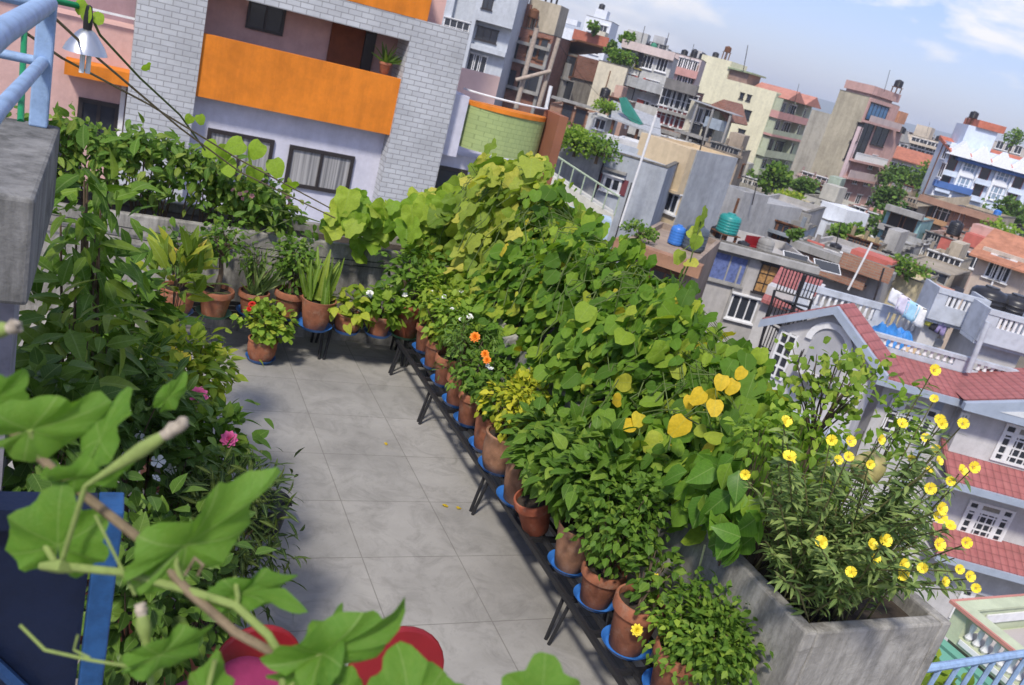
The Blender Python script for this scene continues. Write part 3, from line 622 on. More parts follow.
for a in range(3): mb.tube([L+Vector((.016*math.cos(a*2.1), .016*math.sin(a*2.1), .03)), L+Vector((.016*math.cos(a*2.1), .016*math.sin(a*2.1), -.12))], .01, 8)
mb.build('bulb', plain('white_glass', (.82, .84, .85), .15), t, True)
# rope vines from the railing to the back wall
M_ROPE = wear('dry_vine', (.22, .17, .09), 30, .4)
def rope(label, q, r, mat, leaf=None, name='vine_rope'):
    t = thing(name, label, 'vine', dep(*q[0])); MB(t.location).tube([dep(*p) for p in q], r, 6).build('stem', mat, t, True)
    if leaf:
        P = np.array([list(dep(*p)) for p in leaf]); k = len(P)
        [leaves('leaf', HEART, P[i:i+1], rnd(1, .4)+[.1, 0, -.7], rnd(1, .3)+[-.1, -.9, .3], [.055 if leaf[i][2] < 6 else .13], leafmat('pale_gourd_leaf', G_LIGHT), t) for i in range(k)]
rope('upper dry vine stem running from the blue railing to the back wall', [(46, 10, 3.3), (100, 60, 4.0), (180, 128, 5.4), (240, 172, 6.6), (335, 218, 7.5)], .006, M_ROPE, [(146, 66, 5), (200, 118, 5.5)])
rope('lower dry vine stem running from the blue railing to the back wall', [(10, 22, 3.2), (62, 58, 3.7), (150, 105, 5.0), (240, 160, 6.4), (330, 208, 7.5)], .006, M_ROPE)
rope('thin green vine shoot twining down from the lamp arm', [(86, 5, 3.75), (100, 35, 4.1), (140, 78, 4.8), (180, 115, 5.5), (205, 150, 6.2)], .006, M_STEM, [(86, 12, 3.7), (83, 6, 3.7), (96, 16, 3.8), (190, 118, 5.6), (238, 145, 7), (225, 150, 7), (250, 158, 7), (258, 148, 7.1), (212, 148, 7), (275, 165, 7.2), (290, 185, 7.3), (228, 165, 7.1), (255, 172, 7.2)])
# ---------------------------------------------------------------- blue steel door standing open
t = thing('steel_door', 'dark blue steel door leaf standing open in the lower left corner', 'door', (-.2, 1.75, 0))
M_NAVY = wear('navy_paint', (.006, .012, .035), 8, .3, .45); M_BLUP = wear('bright_blue_paint', (.02, .08, .21), 10, .5, .45)
c1 = dep(116, 508, 1.95)+Vector((.012, 0, .055)); c0 = Vector((-.75, c1.y-.02, c1.z)); zt = c1.z
MB(t.location).box((c0.x, c1.y-.05, .02), (c1.x-.055, c1.y-.035, zt-.03)).build('sheet', M_NAVY, t)
mb = MB(t.location); mb.box((c1.x-.05, c1.y-.1, .02), (c1.x, c1.y-.02, zt)); mb.build('frame', M_BLUP, t, bevel=.004); MB(t.location).box((c0.x, c1.y-.095, zt-.05), (c1.x-.052, c1.y-.025, zt-.001)).build('top_bar', M_NAVY, t)
mb = MB(t.location); mb.tube([(c1.x-.3, c1.y-.07, zt-.3), (c1.x-.06, c1.y-.07, zt-.62)], .014, 6); mb.build('brace', wear('mid_blue_paint', (.02, .06, .16), 9, .2), t)
# ---------------------------------------------------------------- red plastic chairs, pink cloth
M_REDP = plain('red_plastic', (.22, .009, .013), .45)
def chair(label, top, w):
    b = Vector((top.x, top.y, 0)); t = thing('plastic_chair', label, 'chair', b, 0, 'red plastic chairs'); h = top.z
    pts = [b+Vector((w*math.cos(a), .02*math.sin(a), h-w+w*math.sin(a))) for a in np.linspace(0, math.pi, 15)]
    mb = MB(b); mb.prism([b+Vector((-w, 0, .46))]+pts[::-1]+[b+Vector((w, 0, .46))], (0, .022, 0)); mb.build('backrest', M_REDP, t, bevel=.008)
    MB(b).box((b.x-w, b.y-.36, .42), (b.x+w, b.y-.002, .455)).build('seat', M_REDP, t, bevel=.01)
    for sx in (-1, 1):
        for yy in (-.34, -.02): MB(b).tube([b+Vector((sx*(w-.02), yy, .42)), b+Vector((sx*w, yy, 0))], [.02, .014], 8).build('leg', M_REDP, t)
    return t
k1 = dep(265, 632, 2.75); chair('red plastic chair with a pink cloth over it behind the vine leaves', k1, .14)
k2 = dep(407, 634, 2.6); chair('red plastic chair to the right of the pink cloth', k2, .155)
o = k1+Vector((.02, -.03, -.085)); nx_, ny_ = 26, 14; V = []; F = []
for j in range(ny_):
    for i in range(nx_):
        u = i/(nx_-1); v = j/(ny_-1); x = (u-.5)*.6-.03; y = -v*.34; z = -.10*abs(u-.5)**2*6-.05*v+.012*math.sin(u*19+v*3)+.01*math.sin(v*11+u*4)-(.2*max(0, abs(u-.5)-.4))
        V.append(o+Vector((x, y, z)))
for j in range(ny_-1):
    for i in range(nx_-1): a = j*nx_+i; F.append((a, a+1, a+nx_+1, a+nx_))
mb = MB(o); mb.add(V, F); c = mb.build('cloth', wear('pink_cotton', (.22, .022, .075), 5, .3, .9), None, True); c.location = o
c.modifiers.new('thick', 'SOLIDIFY').thickness = .006
tag(c, 'pink cloth draped over the left red plastic chair', 'cloth')
# ---------------------------------------------------------------- foreground vine
def fore():
    b = dep(150, 545, 1.0); t = thing('gourd_vine', 'young gourd vine with big lobed leaves close in front on the left', 'climbing plant', b)
    M = leafmat('near_gourd_leaf', [(0, (.06, .15, .022)), (.5, (.085, .19, .03)), (1, (.12, .24, .04))], .38, .45, .55, .3, (.24, .36, .1), 6.0)
    MS = wear('hairy_green_stem', (.2, .26, .07), 40, .3, .7); MW = wear('brown_vine', (.2, .15, .09), 40, .45, .8)
    def bigleaf(base, tip, d0, d1, W, tilt, seed, mat=M):
        A = dep(*base, d0); B = dep(*tip, d1); B = A+(B-A)*.92; ax = (B-A); ln = ax.length; ax.normalize()
        nrm = (CAM-A).normalized(); nrm = (nrm-ax*nrm.dot(ax)).normalized(); nrm = Matrix.Rotation(tilt, 3, ax) @ nrm; side = nrm.cross(ax)
        n = 44; rings = 7; rg = np.random.default_rng(seed); V = [A]; UV = [(0, .5)]; F = []
        pa, pb_ = rg.uniform(0, 6, 2)
        for k in range(1, rings+1):
            q = k/rings
            for j in range(n):
                a = -math.pi+2*math.pi*(j+.5)/n; ab = abs(a)
                r = float(np.interp(ab, [0, .28, .55, .95, 1.3, 1.75, 2.3, 2.75, 3.0, 3.15], [1.0, .86, .72, .84, .7, .78, .62, .6, .48, .22]))
                r *= 1+.035*math.sin(a*13+pa)*q
                x = r*q*math.cos(a); y = r*q*math.sin(a)
                z = .16*abs(y)-.26*q*q*(x*x)*.9+.09*q*q*math.sin(a*5+pa)+.045*q*q*math.sin(a*9+pb_)-.1*y*y*2*q+.012*math.cos(a*14)*q
                V.append(A+ln*(ax*x+side*(y*W)+nrm*z)); UV.append((x, y+.5))
        for j in range(n-1): F.append((0, 1+j, 2+j))
        for k in range(rings-1):
            for j in range(n-1): p = 1+k*n+j; F.append((p, p+n, p+n+1, p+1))
        mb = MB(b); mb.add(V, F); o = mb.build('leaf', mat, t, True)
        uv = o.data.uv_layers.new(name='UVMap')
        for lp in o.data.loops: uv.data[lp.index].uv = UV[lp.vertex_index]
        return o
    # palmate veins material
    tn = NT('near_vine_leaf'); g = tn.n('ShaderNodeNewGeometry'); uvn = tn.n('ShaderNodeUVMap'); sx = tn.n('ShaderNodeSeparateXYZ'); tn.l(uvn.outputs[0], sx.inputs[0])
    yy = tn.math('SUBTRACT', sx.outputs[1], .5); an = tn.math('ARCTAN2', yy, sx.outputs[0])
    rr = tn.math('SQRT', tn.math('ADD', tn.math('POWER', yy, 2), tn.math('POWER', sx.outputs[0], 2)))
    fr = tn.math('ABSOLUTE', tn.math('SUBTRACT', tn.math('FRACT', tn.math('ADD', tn.math('DIVIDE', an, .95), .5)), .5))
    wv = tn.math('MULTIPLY', fr, rr); main = tn.math('LESS_THAN', wv, .011)
    sd = tn.math('LESS_THAN', tn.math('FRACT', tn.math('MULTIPLY', tn.math('SUBTRACT', rr, tn.math('MULTIPLY', fr, 1.0)), 6)), .07)
    vn = tn.math('MAXIMUM', tn.math('MULTIPLY', main, .6), tn.math('MULTIPLY', sd, .28))
    base = tn.ramp(g.outputs['Random Per Island'], [(0, (.075, .2, .022)), (.5, (.12, .27, .03)), (1, (.16, .32, .04))])
    base = tn.mix(tn.ramp(tn.noise(uvn.outputs[0], 7, 5), [(.4, (0, 0, 0)), (.75, (.4, .4, .4))]), base, (.22, .35, .06))
    base = tn.mix(tn.ramp(tn.noise(uvn.outputs[0], 60, 2), [(.66, (0, 0, 0)), (.8, (.4, .4, .4))]), base, (.22, .3, .1))
    base = tn.mix(tn.math('MULTIPLY', tn.math('LESS_THAN', tn.math('FRACT', tn.math('MULTIPLY', tn.noise(uvn.outputs[0], 9, 2), 7)), .08), .25), base, (.22, .34, .08)); base = tn.mix(vn, base, (.28, .4, .12)); pp = tn.bsdf(base, .5, tn.math('ADD', tn.math('MULTIPLY', tn.noise(uvn.outputs[0], 22, 4), .6), tn.math('MULTIPLY', vn, -.8)), .6, .006)
    tr = tn.n('ShaderNodeBsdfTranslucent'); tn.l(tn.mix(1.0, base, (1.25, 1.3, .5), 'MULTIPLY'), tr.inputs[0]); ms = tn.n('ShaderNodeMixShader', i_0=.5)
    tn.l(pp.outputs[0], ms.inputs[1]); tn.l(tr.outputs[0], ms.inputs[2]); tn.l(ms.outputs[0], tn.out.inputs[0]); M = tn.m
    D = 1.0
    for k, (ba, ti, d0, d1, W, tl) in enumerate([((30, 430), (120, 406), .98, 1.0, .6, .6), ((58, 545), (58, 482), 1.0, .97, .95, -.3), ((186, 545), (294, 468), 1.0, 1.05, .46, .8),
            ((240, 594), (306, 578), 1.02, 1.06, .42, .5), ((240, 594), (312, 600), 1.02, 1.0, .3, -.8), ((322, 654), (428, 612), 1.0, 1.04, .46, .75), ((322, 654), (338, 590), 1.0, 1.08, .45, -.5),
            ((410, 712), (402, 634), 1.0, 1.02, .95, .35), ((345, 692), (330, 655), 1.0, 1.0, .7, .2), ((540, 702), (548, 650), 1.0, 1.0, 1.2, .25), ((160, 655), (226, 628), .95, 1.0, .42, .6), ((205, 705), (222, 645), .98, 1.0, .6, .25),
            ((100, 440), (128, 378), 1.0, 1.03, .45, -.7), ((-5, 400), (30, 372), 1.0, 1.0, .8, .4), ((75, 478), (138, 470), .98, .95, .4, .9), ((168, 398), (190, 372), 1.2, 1.2, .5, .4), ((455, 705), (445, 675), 1, 1, .8, .2)]):
        bigleaf(ba, ti, d0*D, d1*D, W, tl, k, M)
    def st(q, r, mat, nm='stem'): MB(b).tube([dep(*p) for p in q], r, 8).build(nm, mat, t, True)
    st([(-10, 410, 1), (60, 476, 1), (150, 547, 1), (185, 588, 1), (235, 632, 1.0), (290, 662, 1), (340, 690, 1)], .0055, MW)
    st([(60, 566, .98), (120, 572, .98), (180, 588, 1.0), (235, 605, 1.0), (268, 635, 1.0), (284, 660, 1), (282, 700, 1)], [.005, .0045, .005, .005, .005, .005, .005], MS)
    st([(178, 540, 1), (176, 565, 1), (182, 582, 1)], .0035, MS, 'petiole'); st([(45, 545, 1), (55, 562, .99), (75, 568, .98)], .004, MS, 'petiole')
    st([(320, 652, 1), (300, 672, 1), (288, 690, 1)], .0035, MS, 'petiole'); st([(235, 578, 1.02), (238, 598, 1), (236, 606, 1)], .003, MS, 'petiole')
    st([(30, 430, .98), (34, 442, .99), (42, 462, 1)], .0035, MS, 'petiole'); st([(205, 700, .98), (215, 660, .98)], .003, MS, 'petiole')
    st([(20, 625, .97), (45, 650, .97), (90, 660, .97), (140, 668, .97)], .0018, MS, 'tendril'); st([(95, 515, .97), (110, 545, .97), (135, 595, .97)], .0018, MS, 'tendril')
    st([(185, 575, .98), (195, 558, .97), (203, 565, .97), (198, 575, .98)], .0018, MW, 'tendril'); st([(78, 635, .97), (74, 650, .97), (90, 658, .97)], .0015, MS, 'tendril')
    MB_ = wear('pale_bud', (.42, .36, .28), 60, .6)
    def bud(p, q, d, r, tipr):
        A = dep(*p, d); B = dep(*q, d); mb = MB(b); mb.tube([A.lerp(B, k) for k in (0, .2, .4, .55, .68, .76)], [r*.3, r*.5, r*.8, r*1.05, r*.9, r*.7], 12); mb.build('bud', MS, t, True)
        mb = MB(b); mb.tube([A.lerp(B, k)+UP*(.0012*math.sin(k*60)) for k in (.74, .8, .86, .91, .96, .99, 1.0)], [r*.68, tipr*.75, tipr*.95, tipr*.8, tipr*.85, tipr*.5, tipr*.1], 12); mb.build('bud_tip', MB_, t, True)
    bud((85, 486), (188, 420), .95, .008, .0085); bud((148, 655), (140, 603), .97, .008, .0075); st([(148, 655, .97), (152, 690, .97)], .003, MS, 'petiole'); bud((-30, 335), (20, 326), .95, .009, .009)
    st([(60, 567, .98), (85, 487, .95)], .003, MS, 'petiole'); st([(40, 566, .97), (60, 566, .97), (72, 570, .98)], [.004, .008, .004], MS, 'bud')
fore()
# ---------------------------------------------------------------- pale blue railing at the lower right
p0 = dep(922, 669, 6.0); p1 = dep(1060, 648, 6.9)
t = thing('railing', 'pale blue slanted bar railing at the lower right corner below the planter', 'railing', p0)
MB(p0).tube([p0, p1], .03, 8).build('rail', M_RAIL, t, True)
k = 0
while k < 9:
    a = p0.lerp(p1, k/8); MB(p0).tube([a, a+Vector((-.12, 0, -.9))], .018, 6).build('bar', M_RAIL, t, True); k += 1
b = dep(925, 682, 7.5); bush('shrub', 'yellow green shrub below the blue railing', 'shrub', b-Vector((0, 0, .8)), b-Vector((0, 0, .2)), (.5, .4, .4), 20, 10, .14, OVATE, M_YEL, .08)

# ---------------------------------------------------------------- fallen leaves and petals on the floor
for i, (x, y) in enumerate([(445, 505), (458, 507), (386, 443)]):
    p = onz(x, y, .012); a = random.uniform(0, 6)
    o = thing('fallen_leaf', '', '', p) if False else None
    e = leaves('fallen_leaf', HEART2, np.array([list(p)]), np.array([[math.cos(a), math.sin(a), .05]]), np.array([[.1, .1, 1.]]), .022+.014*random.random(), M_GOLD if i < 5 else leafmat('dry_leaf', [(0, (.2, .12, .05)), (1, (.26, .17, .06))], .1), None)
    me = e.data; me.transform(Matrix.Translation(-p)); e.location = p
    tag(e, 'small yellow fallen leaf lying on the terrace floor' if i < 5 else 'small brown dry leaf lying on the terrace floor', 'leaf', 'yellow leaves fallen on the floor' if i < 5 else 'brown leaves fallen on the floor')
# ================================================================ the town behind
tag(MB().box((-4000, -1500, -17.2), (7000, 7000, -16)).build('ground', wear('town_ground', (.16, .14, .11), .08, .4, .95)), kind='structure')
M_GLASS = plain('dark_glass', (.03, .035, .045), .12, 0, .6); M_WHT = plain('white_paint', (.72, .72, .72), .5)
M_DKF = plain('dark_frame', (.03, .025, .025), .4); 
t_ = NT('curtain'); q_ = t_.noise(t_.coord('Object', (9, 9, .15)), 1.6, 3, .6); t_.bsdf(t_.ramp(q_, [(.35, (.12, .12, .125)), (.5, (.27, .265, .26)), (.65, (.4, .39, .38))]), .6, spec=.5); M_CURT = t_.m  # upright dark and light streaks paint the shading of curtain folds
M_BLK = plain('black_tank', (.02, .02, .024), .35); M_RUST = wear('rust', (.16, .07, .035), 6, .5); M_WOODP = wear('grey_timber', (.4, .33, .27), 8, .35)
M_BRK = brickmat('town_brick', (.3, .12, .075), (.22, .085, .055), (.25, .2, .17), 1, .5, .16, .02, .5)
M_BRK2 = brickmat('pale_brick', (.36, .19, .12), (.3, .14, .09), (.3, .25, .2), 1, .5, .16, .02, .5)
M_TILE = wear('roof_tile_red', (.33, .09, .075), 5, .3, .7)
M_MOSS = wear('mossy_coping', (.16, .15, .13), 3, .6, .95)
class B:
    """a house: near corner pixel c at horizontal range d; left face to pixel a, right face to pixel r"""
    def __init__(s, label, c, d, a=None, r=None, turn=20, L1=8, L2=8, base=-16.5, mat=None, par=.5, name='house', cat='house', wall=True, frame=None, group=None):
        if frame: O, ex, s.L1, s.L2 = frame
        else:
            O = hdist(*c, d); rr = Vector((O.x, O.y, 0)).normalized(); tt = Vector((rr.y, -rr.x, 0)); th = rad(turn)
            dl = -tt*math.cos(th)+rr*math.sin(th); dr = tt*math.sin(th)+rr*math.cos(th)
            def solve(px_, dirn):
                q = ray(*px_); q = Vector((q.x, q.y, 0)).normalized(); den = dirn.x*q.y-dirn.y*q.x
                return -(O.x*q.y-O.y*q.x)/den
            s.L1 = solve(a, dl) if a else L1; s.L2 = solve(r, dr) if r else L2; ex = -dl
        s.ex = ex; s.ey = Vector((-ex.y, ex.x, 0)); s.O = O; s.base = base; s.H = O.z-base
        s.d = math.hypot(O.x, O.y)
        s.t = thing(name, label, cat, (O.x, O.y, base), math.atan2(ex.y, ex.x), group); s.mat = mat; s.n = 0
        if wall:
            mb = MB(); H = s.H; p = par; L1, L2 = s.L1, s.L2
            mb.box((-L1, 0, 0), (0, L2, H-p))
            if p > 0: mb.box((-L1, 0, H-p+.001), (0, .18, H)); mb.box((-L1, L2-.18, H-p+.001), (0, L2, H)); mb.box((-.18, .18, H-p+.001), (0, L2-.18, H)); mb.box((-L1, .18, H-p+.001), (-L1+.18, L2-.18, H))
            mb.build('wall', mat, s.t)
            if p > .25:
                MB().box((-L1-.04, -.05, H-.001), (.05, .22, H+.07)).build('coping', M_MOSS, s.t)
                MB().box((-.2, .225, H-.001), (.05, L2, H+.07)).build('coping', M_MOSS, s.t)
            if s.d > 40 and random.random() < .75:
                u = random.choice((.12, L1*.45, L1-.3)); mb = MB(); s.bx(mb, 'L', u, u+.11, .003, .13, 0, H-p-.3); mb.build('drain_pipe', random.choice((M_RUST, M_DKF, M_WHT)), s.t)
    def xf(s, f, u, o, z): return (-s.L1+u, -o, z) if f == 'L' else (o, u, z)
    def bx(s, mb, f, u0, u1, o0, o1, z0, z1): return mb.box(s.xf(f, u0, o0, z0), s.xf(f, u1, o1, z1))
    def at(s, f, q, out=0):
        """pixel -> (u, z) on a face"""
        d = ray(*q); n = -s.ey if f == 'L' else s.ex; p0 = s.O+n*out
        k = (p0-CAM).dot(n)/d.dot(n); p = CAM+d*k; v = p-s.O
        return (v.dot(s.ex)+s.L1 if f == 'L' else v.dot(s.ey)), p.z-s.base
    def part(s, nm, mat, boxes, bevel=0):
        if nm in ('pier', 'pillar', 'column', 'verandah_post', 'pilaster', 'white_brick_pillar', 'red_shutter', 'red_panel', 'pink_parapet', 'wing_wall') and len(boxes) > 1:
            return [s.part(nm, mat, [b]) for b in boxes]
        mb = MB()
        for b in boxes: s.bx(mb, *b)
        return mb.build(nm, mat, s.t, bevel=bevel)
    def win(s, f, u, z, w, h, nx=2, ny=1, fm=None, pm=None, fw=.09, o=0.0, name='window', sill=True):
        fm = fm or M_WHT; u0, u1, z0, z1 = u-w/2, u+w/2, z-h/2, z+h/2; mb = MB(); D = .07
        s.bx(mb, f, u0, u1, o+.002, o+D, z1-fw, z1); s.bx(mb, f, u0, u1, o+.002, o+D, z0, z0+fw)
        s.bx(mb, f, u0, u0+fw, o+.002, o+D, z0+fw, z1-fw); s.bx(mb, f, u1-fw, u1, o+.002, o+D, z0+fw, z1-fw)
        for i in range(1, nx): c = u0+(u1-u0)*i/nx; s.bx(mb, f, c-fw*.4, c+fw*.4, o+.002, o+D-.01, z0+fw, z1-fw)
        for i in range(1, ny): c = z0+(z1-z0)*i/ny; s.bx(mb, f, u0+fw, u1-fw, o+.002, o+D-.015, c-fw*.3, c+fw*.3)
        if sill: s.bx(mb, f, u0-.1, u1+.1, o+.003, o+.18, z0-.1, z0-.002); s.bx(mb, f, u0-.1, u1+.1, o+.003, o+.22, z1+.002, z1+.09)
        W = mb.build(name, fm, s.t); g = MB(); s.bx(g, f, u0+fw*.5, u1-fw*.5, o+.001, o+.02, z0+fw*.5, z1-fw*.5); g.build('pane', pm or M_GLASS, W); return W
    def w(s, f, qs, w, h, **k):
        o = k.get('o', 0)
        for q in qs: u, z = s.at(f, q, o); s.win(f, u, z, w, h, **k)
    def row(s, f, q0, q1, n, w, h, **k):
        o = k.get('o', 0); (u0, z0), (u1, z1) = s.at(f, q0, o), s.at(f, q1, o)
        for i in range(n): s.win(f, u0+(u1-u0)*(i/(n-1) if n > 1 else 0), (z0+z1)/2, w, h, **k)
    def band(s, f, q, h, out, mat, u0=None, u1=None, name='ledge'):
        z = s.at(f, q)[1]; L = s.L1 if f == 'L' else s.L2
        s.part(name, mat, [(f, -.05 if u0 is None else u0, L+.05 if u1 is None else u1, .002, out, z-h/2, z+h/2)])
    def balc(s, f, q0, q1, out, ph, mat, slab=None, style='solid', th=.18, rm=None):
        (u0, z0), (u1, z1) = s.at(f, q0, out), s.at(f, q1, out); z = (z0+z1)/2; t = .12
        s.part('balcony_slab', slab or mat, [(f, u0, u1, .002, out, z, z+th)])
        z += th+.001
        if style == 'solid': s.part('balcony_parapet', mat, [(f, u0, u1, out-t, out-.002, z, z+ph), (f, u0+.002, u0+t, .003, out-t-.001, z, z+ph), (f, u1-t, u1-.002, .003, out-t-.001, z, z+ph)])
        else:
            bs = [(f, u0, u1, out-t, out-.02, z+ph-.1, z+ph), (f, u0, u0+t, .003, out-t, z+ph-.1, z+ph), (f, u1-t, u1, .003, out-t, z+ph-.1, z+ph)]; k = u0
            while k < u1: bs.append((f, k, k+.1, out-t, out-.03, z, z+ph-.101)); k += .28
            s.part('balcony_railing', rm or mat, bs)
        return z
    def roofbox(s, u0, u1, v0, v1, h, mat, name='stair_room', drop=.3):
        """block on the roof, u along the left face, v back from it"""
        mb = MB(); mb.box((-s.L1+u0, v0, s.H-drop), (-s.L1+u1, v1, s.H+h)); return mb.build(name, mat, s.t)
    def wpt(s, u, v, z): return s.O+s.ex*(-s.L1+u)+s.ey*v+Vector((0, 0, z))
def tank(label, p, r, h, mat=None, stand=0, group='roof water tanks'):
    p = Vector(p); k_ = .78 if math.hypot(p.x, p.y) > 60 else 1; r *= k_; h *= k_; stand *= k_; t = thing('water_tank', label, 'water tank', p, 0, group)
    prof = [(r*.96, 0), (r, .04*h)]
    for k in range(5): z = h*(.08+.14*k); prof += [(r, z), (r*1.03, z+.03*h), (r, z+.06*h)]
    prof += [(r, .78*h), (r*.85, .88*h), (r*.4, .95*h), (r*.38, 1.0*h), (r*.1, 1.01*h), (.001, 1.01*h)]
    MB().lathe(prof, 20, (0, 0, stand)).build('body', mat or M_BLK, t, True)
    if stand:
        mb = MB(); 
        for sx in (-1, 1):
            for sy in (-1, 1): mb.box((sx*r*.7-.06, sy*r*.7-.06, 0), (sx*r*.7+.06, sy*r*.7+.06, stand-.05))
        mb.box((-r, -r, stand-.05), (r, r, stand-.001)); mb.build('stand', M_RUST, t)
    return t
def tree(label, q, d, rx, rz, n=40, mat=None, size=.5, name='tree', group='trees between the town houses', tall=None):
    c = hdist(*q, d); h = tall or rz*1.6; t = thing(name, label, 'tree' if name == 'tree' else 'plant', (c.x, c.y, c.z-h), 0, group)
    P, O, cc = clumps(c, (rx, rx, rz), int(n*1.3), 18, rx*.15, .3)
    leaves('crown' if name == 'tree' else 'foliage', OVATE, P, O+rnd(len(P), .6), rnd(len(P), .5)+[-.2, -.3, .8], size*.62*(.6+.7*R_.random(len(P))), mat or M_MID, t, 1.6)
    mb = MB(t.location); b = Vector(t.location); mb.tube([b, b.lerp(c, .6), c], [rx*.09, rx*.06, rx*.03], 7); stems_to(mb, b.lerp(c, .55), cc[:12], rx*.03)
    mb.build('trunk' if name == 'tree' else 'stem', M_WOOD, t, True); return t
def pole(label, q0, q1, d, r, mat, d1=None, name='pole', cat='pole'):
    a, b = hdist(*q0, d), hdist(*q1, d1 or d); o = MB(a).tube([a, b], r, 10).build(name, mat, None, True); o.location = a; return tag(o, label, cat)
st_ = stucco
# ---------------------------------------------------------------- 1. white brick and orange house next door
YF = 24.0
def L24(x, z): return x*1.2, 3.03+(z-3.03)*1.2
def h1():
    fr = (Vector((13.0, YF, 5.2)), Vector((1, 0, 0)), 20.0, 9.0)
    M_LIL = st_('lilac_render', (.62, .615, .7), .18, .5); M_PNK = st_('pink_render', (.62, .40, .36), .15, .5); M_ORG = stucco('orange_render', (.72, .22, .02), .35, .8)
    M_WB = brickmat('white_brick_cladding', (.52, .535, .55), (.45, .46, .475), (.27, .27, .275), 1, .34, .135, .01, .45)
    M_GT = brickmat('green_tile_cladding', (.34, .42, .17), (.3, .375, .155), (.24, .3, .12), 1, .2, .13, .006, .25); M_BRN = wear('brown_render', (.27, .11, .06), 1, .2); M_PAL = wear('pale_pink_render', (.65, .47, .42), 1, .15)
    b = B('white brick clad house with orange balcony bands next to the terrace', None, 0, wall=False, frame=fr, base=-14, mat=M_LIL)
    t = b.t
    bs = lambda x0, x1, y0, y1, z0, z1: (('L', x0+7, x1+7, YF-y1, YF-y0, z0+14, z1+14))
    def bx(nm, m, lst, **k): return b.part(nm, m, [bs(*q) for q in lst], **k)
    px0, px1 = .33, 1.84; qx0, qx1 = 6.86, 8.42; zo0, zo1 = L24(0, .25)[1], L24(0, 1.5)[1]; zt = L24(0, 2.33)[1]; ztp = L24(0, 2.82)[1]
    bx('white_brick_pillar', M_WB, [(px0, px1, YF-.5, YF+.6, -14, 7.5), (qx0, qx1, YF-.5, YF+.6, -14, ztp)])
    bx('white_brick_beam', M_WB, [(px1+.001, qx0-.001, YF-.49, YF+.4, zt, ztp-.002)])
    bx('orange_balcony', M_ORG, [(px1+.001, qx0-.001, YF-.42, YF-.2, zo0, zo1)])
    bx('upper_orange_balcony', M_ORG, [(3.0, qx0+.35, YF-.5, YF+.6, ztp+.002, ztp+1.4)])
    bx('balcony_floor', M_LIL, [(px1+.001, qx0-.001, YF-.2+.001, YF+1.6, zo0+.01, zo0+.2)])
    bx('lilac_wall', M_LIL, [(px1+.002, qx0-.002, YF+.002, YF+8, -14, zo0-.001)])
    bx('pink_wall', M_PNK, [(px1-.3, qx0+1.2, YF+.9, YF+8, zo0+.21, 9)])
    bx('left_pink_wall', M_PNK, [(-7, px0-.001, YF+.2, YF+8, -14, L24(0, 1.22)[1])])
    bx('left_terrace_wall', st_('mauve_render', (.36, .25, .27), .2), [(-7, px0-.001, YF+1.6, YF+7.9, L24(0, 1.22)[1]+.001, 9)])
    lz = L24(0, .3)[1]
    bx('orange_ledge', M_ORG, [(-1.05, px0-.002, YF-.5, YF+.19, lz-.16, lz+.16)])
    b.part('white_rail', M_WHT, [bs(-7, px0-.01, YF-.02, YF+.04, L24(0, 1.42)[1], L24(0, 1.42)[1]+.05)])
    # wall right of the pillar, curved tiled balcony, brown end slab
    gx0, gx1 = 8.97, 11.75; gz0, gz1 = L24(0, .27)[1], L24(0, 1.36)[1]
    bx('lilac_wall', M_LIL, [(qx1+.001, 11.6, YF+.35, YF+8, -14, gz0-.3), (qx1+.001, gx0, YF-.15, YF+4, gz0-.3+.001, gz1+.1)])
    bx('brown_end_wall', M_BRN, [(11.62, 11.9, YF-.6, YF+.5, -14+8, gz1+.2)])
    bx('pink_parapet', M_PAL, [(qx1+.002, 11.9, YF+5.2, YF+5.4, gz0, gz1+.55), (8.8, 9.7, YF+4.2, YF+5.1, gz0, gz1+.75)])
    cv = []; n = 20; cx = (gx0+11.6)/2; hw = (11.6-gx0)/2
    for k, (nm, m, z0, z1, e) in enumerate((('tiled_balcony', M_GT, gz0, gz1-.12, 0), ('orange_cap', M_ORG, gz1-.119, gz1, .04))):
        arc = [Vector((cx+(hw+0*e)*math.sin(a), YF+.35-(.85+e)*math.cos(a), 0)) for a in np.linspace(-math.pi/2, math.pi/2, n)]
        poly = [(p.x-fr[0].x, p.y-YF, z0+14) for p in arc]
        MB().prism(poly[::-1], (0, 0, z1-z0)).build(nm, m, t)
    mb = MB(); mb.tube([(p.x-fr[0].x, p.y-YF+.1, gz1+14.25) for p in arc], .03, 6); mb.build('top_rail', M_WHT, t)
    # openings: lilac storey windows, dark framed, curtains
    def W(x0, x1, z0, z1, pm, nx=2, o=0, fm=M_DKF, fw=.1): X0, Z1 = L24(x0, z1); X1, Z0 = L24(x1, z0); return b.win('L', (X0+X1)/2+7, (Z0+Z1)/2+14, X1-X0, Z1-Z0, nx, 1, fm, pm, fw, o, sill=False)
    W(3.64, 5.12, -1.35, -.43, M_CURT); W(1.9, 3.3, -1.4, -.4, M_CURT); W(7.2, 8.0, -1.7, -.3, M_GLASS, 1, o=-.34)
    W(-.6, .17, -1.1, -.3, M_GLASS, 2, o=-.18)
    u, z = b.at('L', (266, 17), -.88); b.win('L', u, z, .95, .75, 2, 1, M_DKF, M_GLASS, .07, -.88, sill=False)
    p = Vector((6.0, YF+.4, zo1+1.05)); MB().lathe([(.001, -.16), (.1, -.12), (.17, .02), (.12, .08), (.001, .08)], 12).build('basket', M_DKF, thing('hanging_basket', 'small dark hanging basket over the orange balcony of the white brick house', 'basket', p))
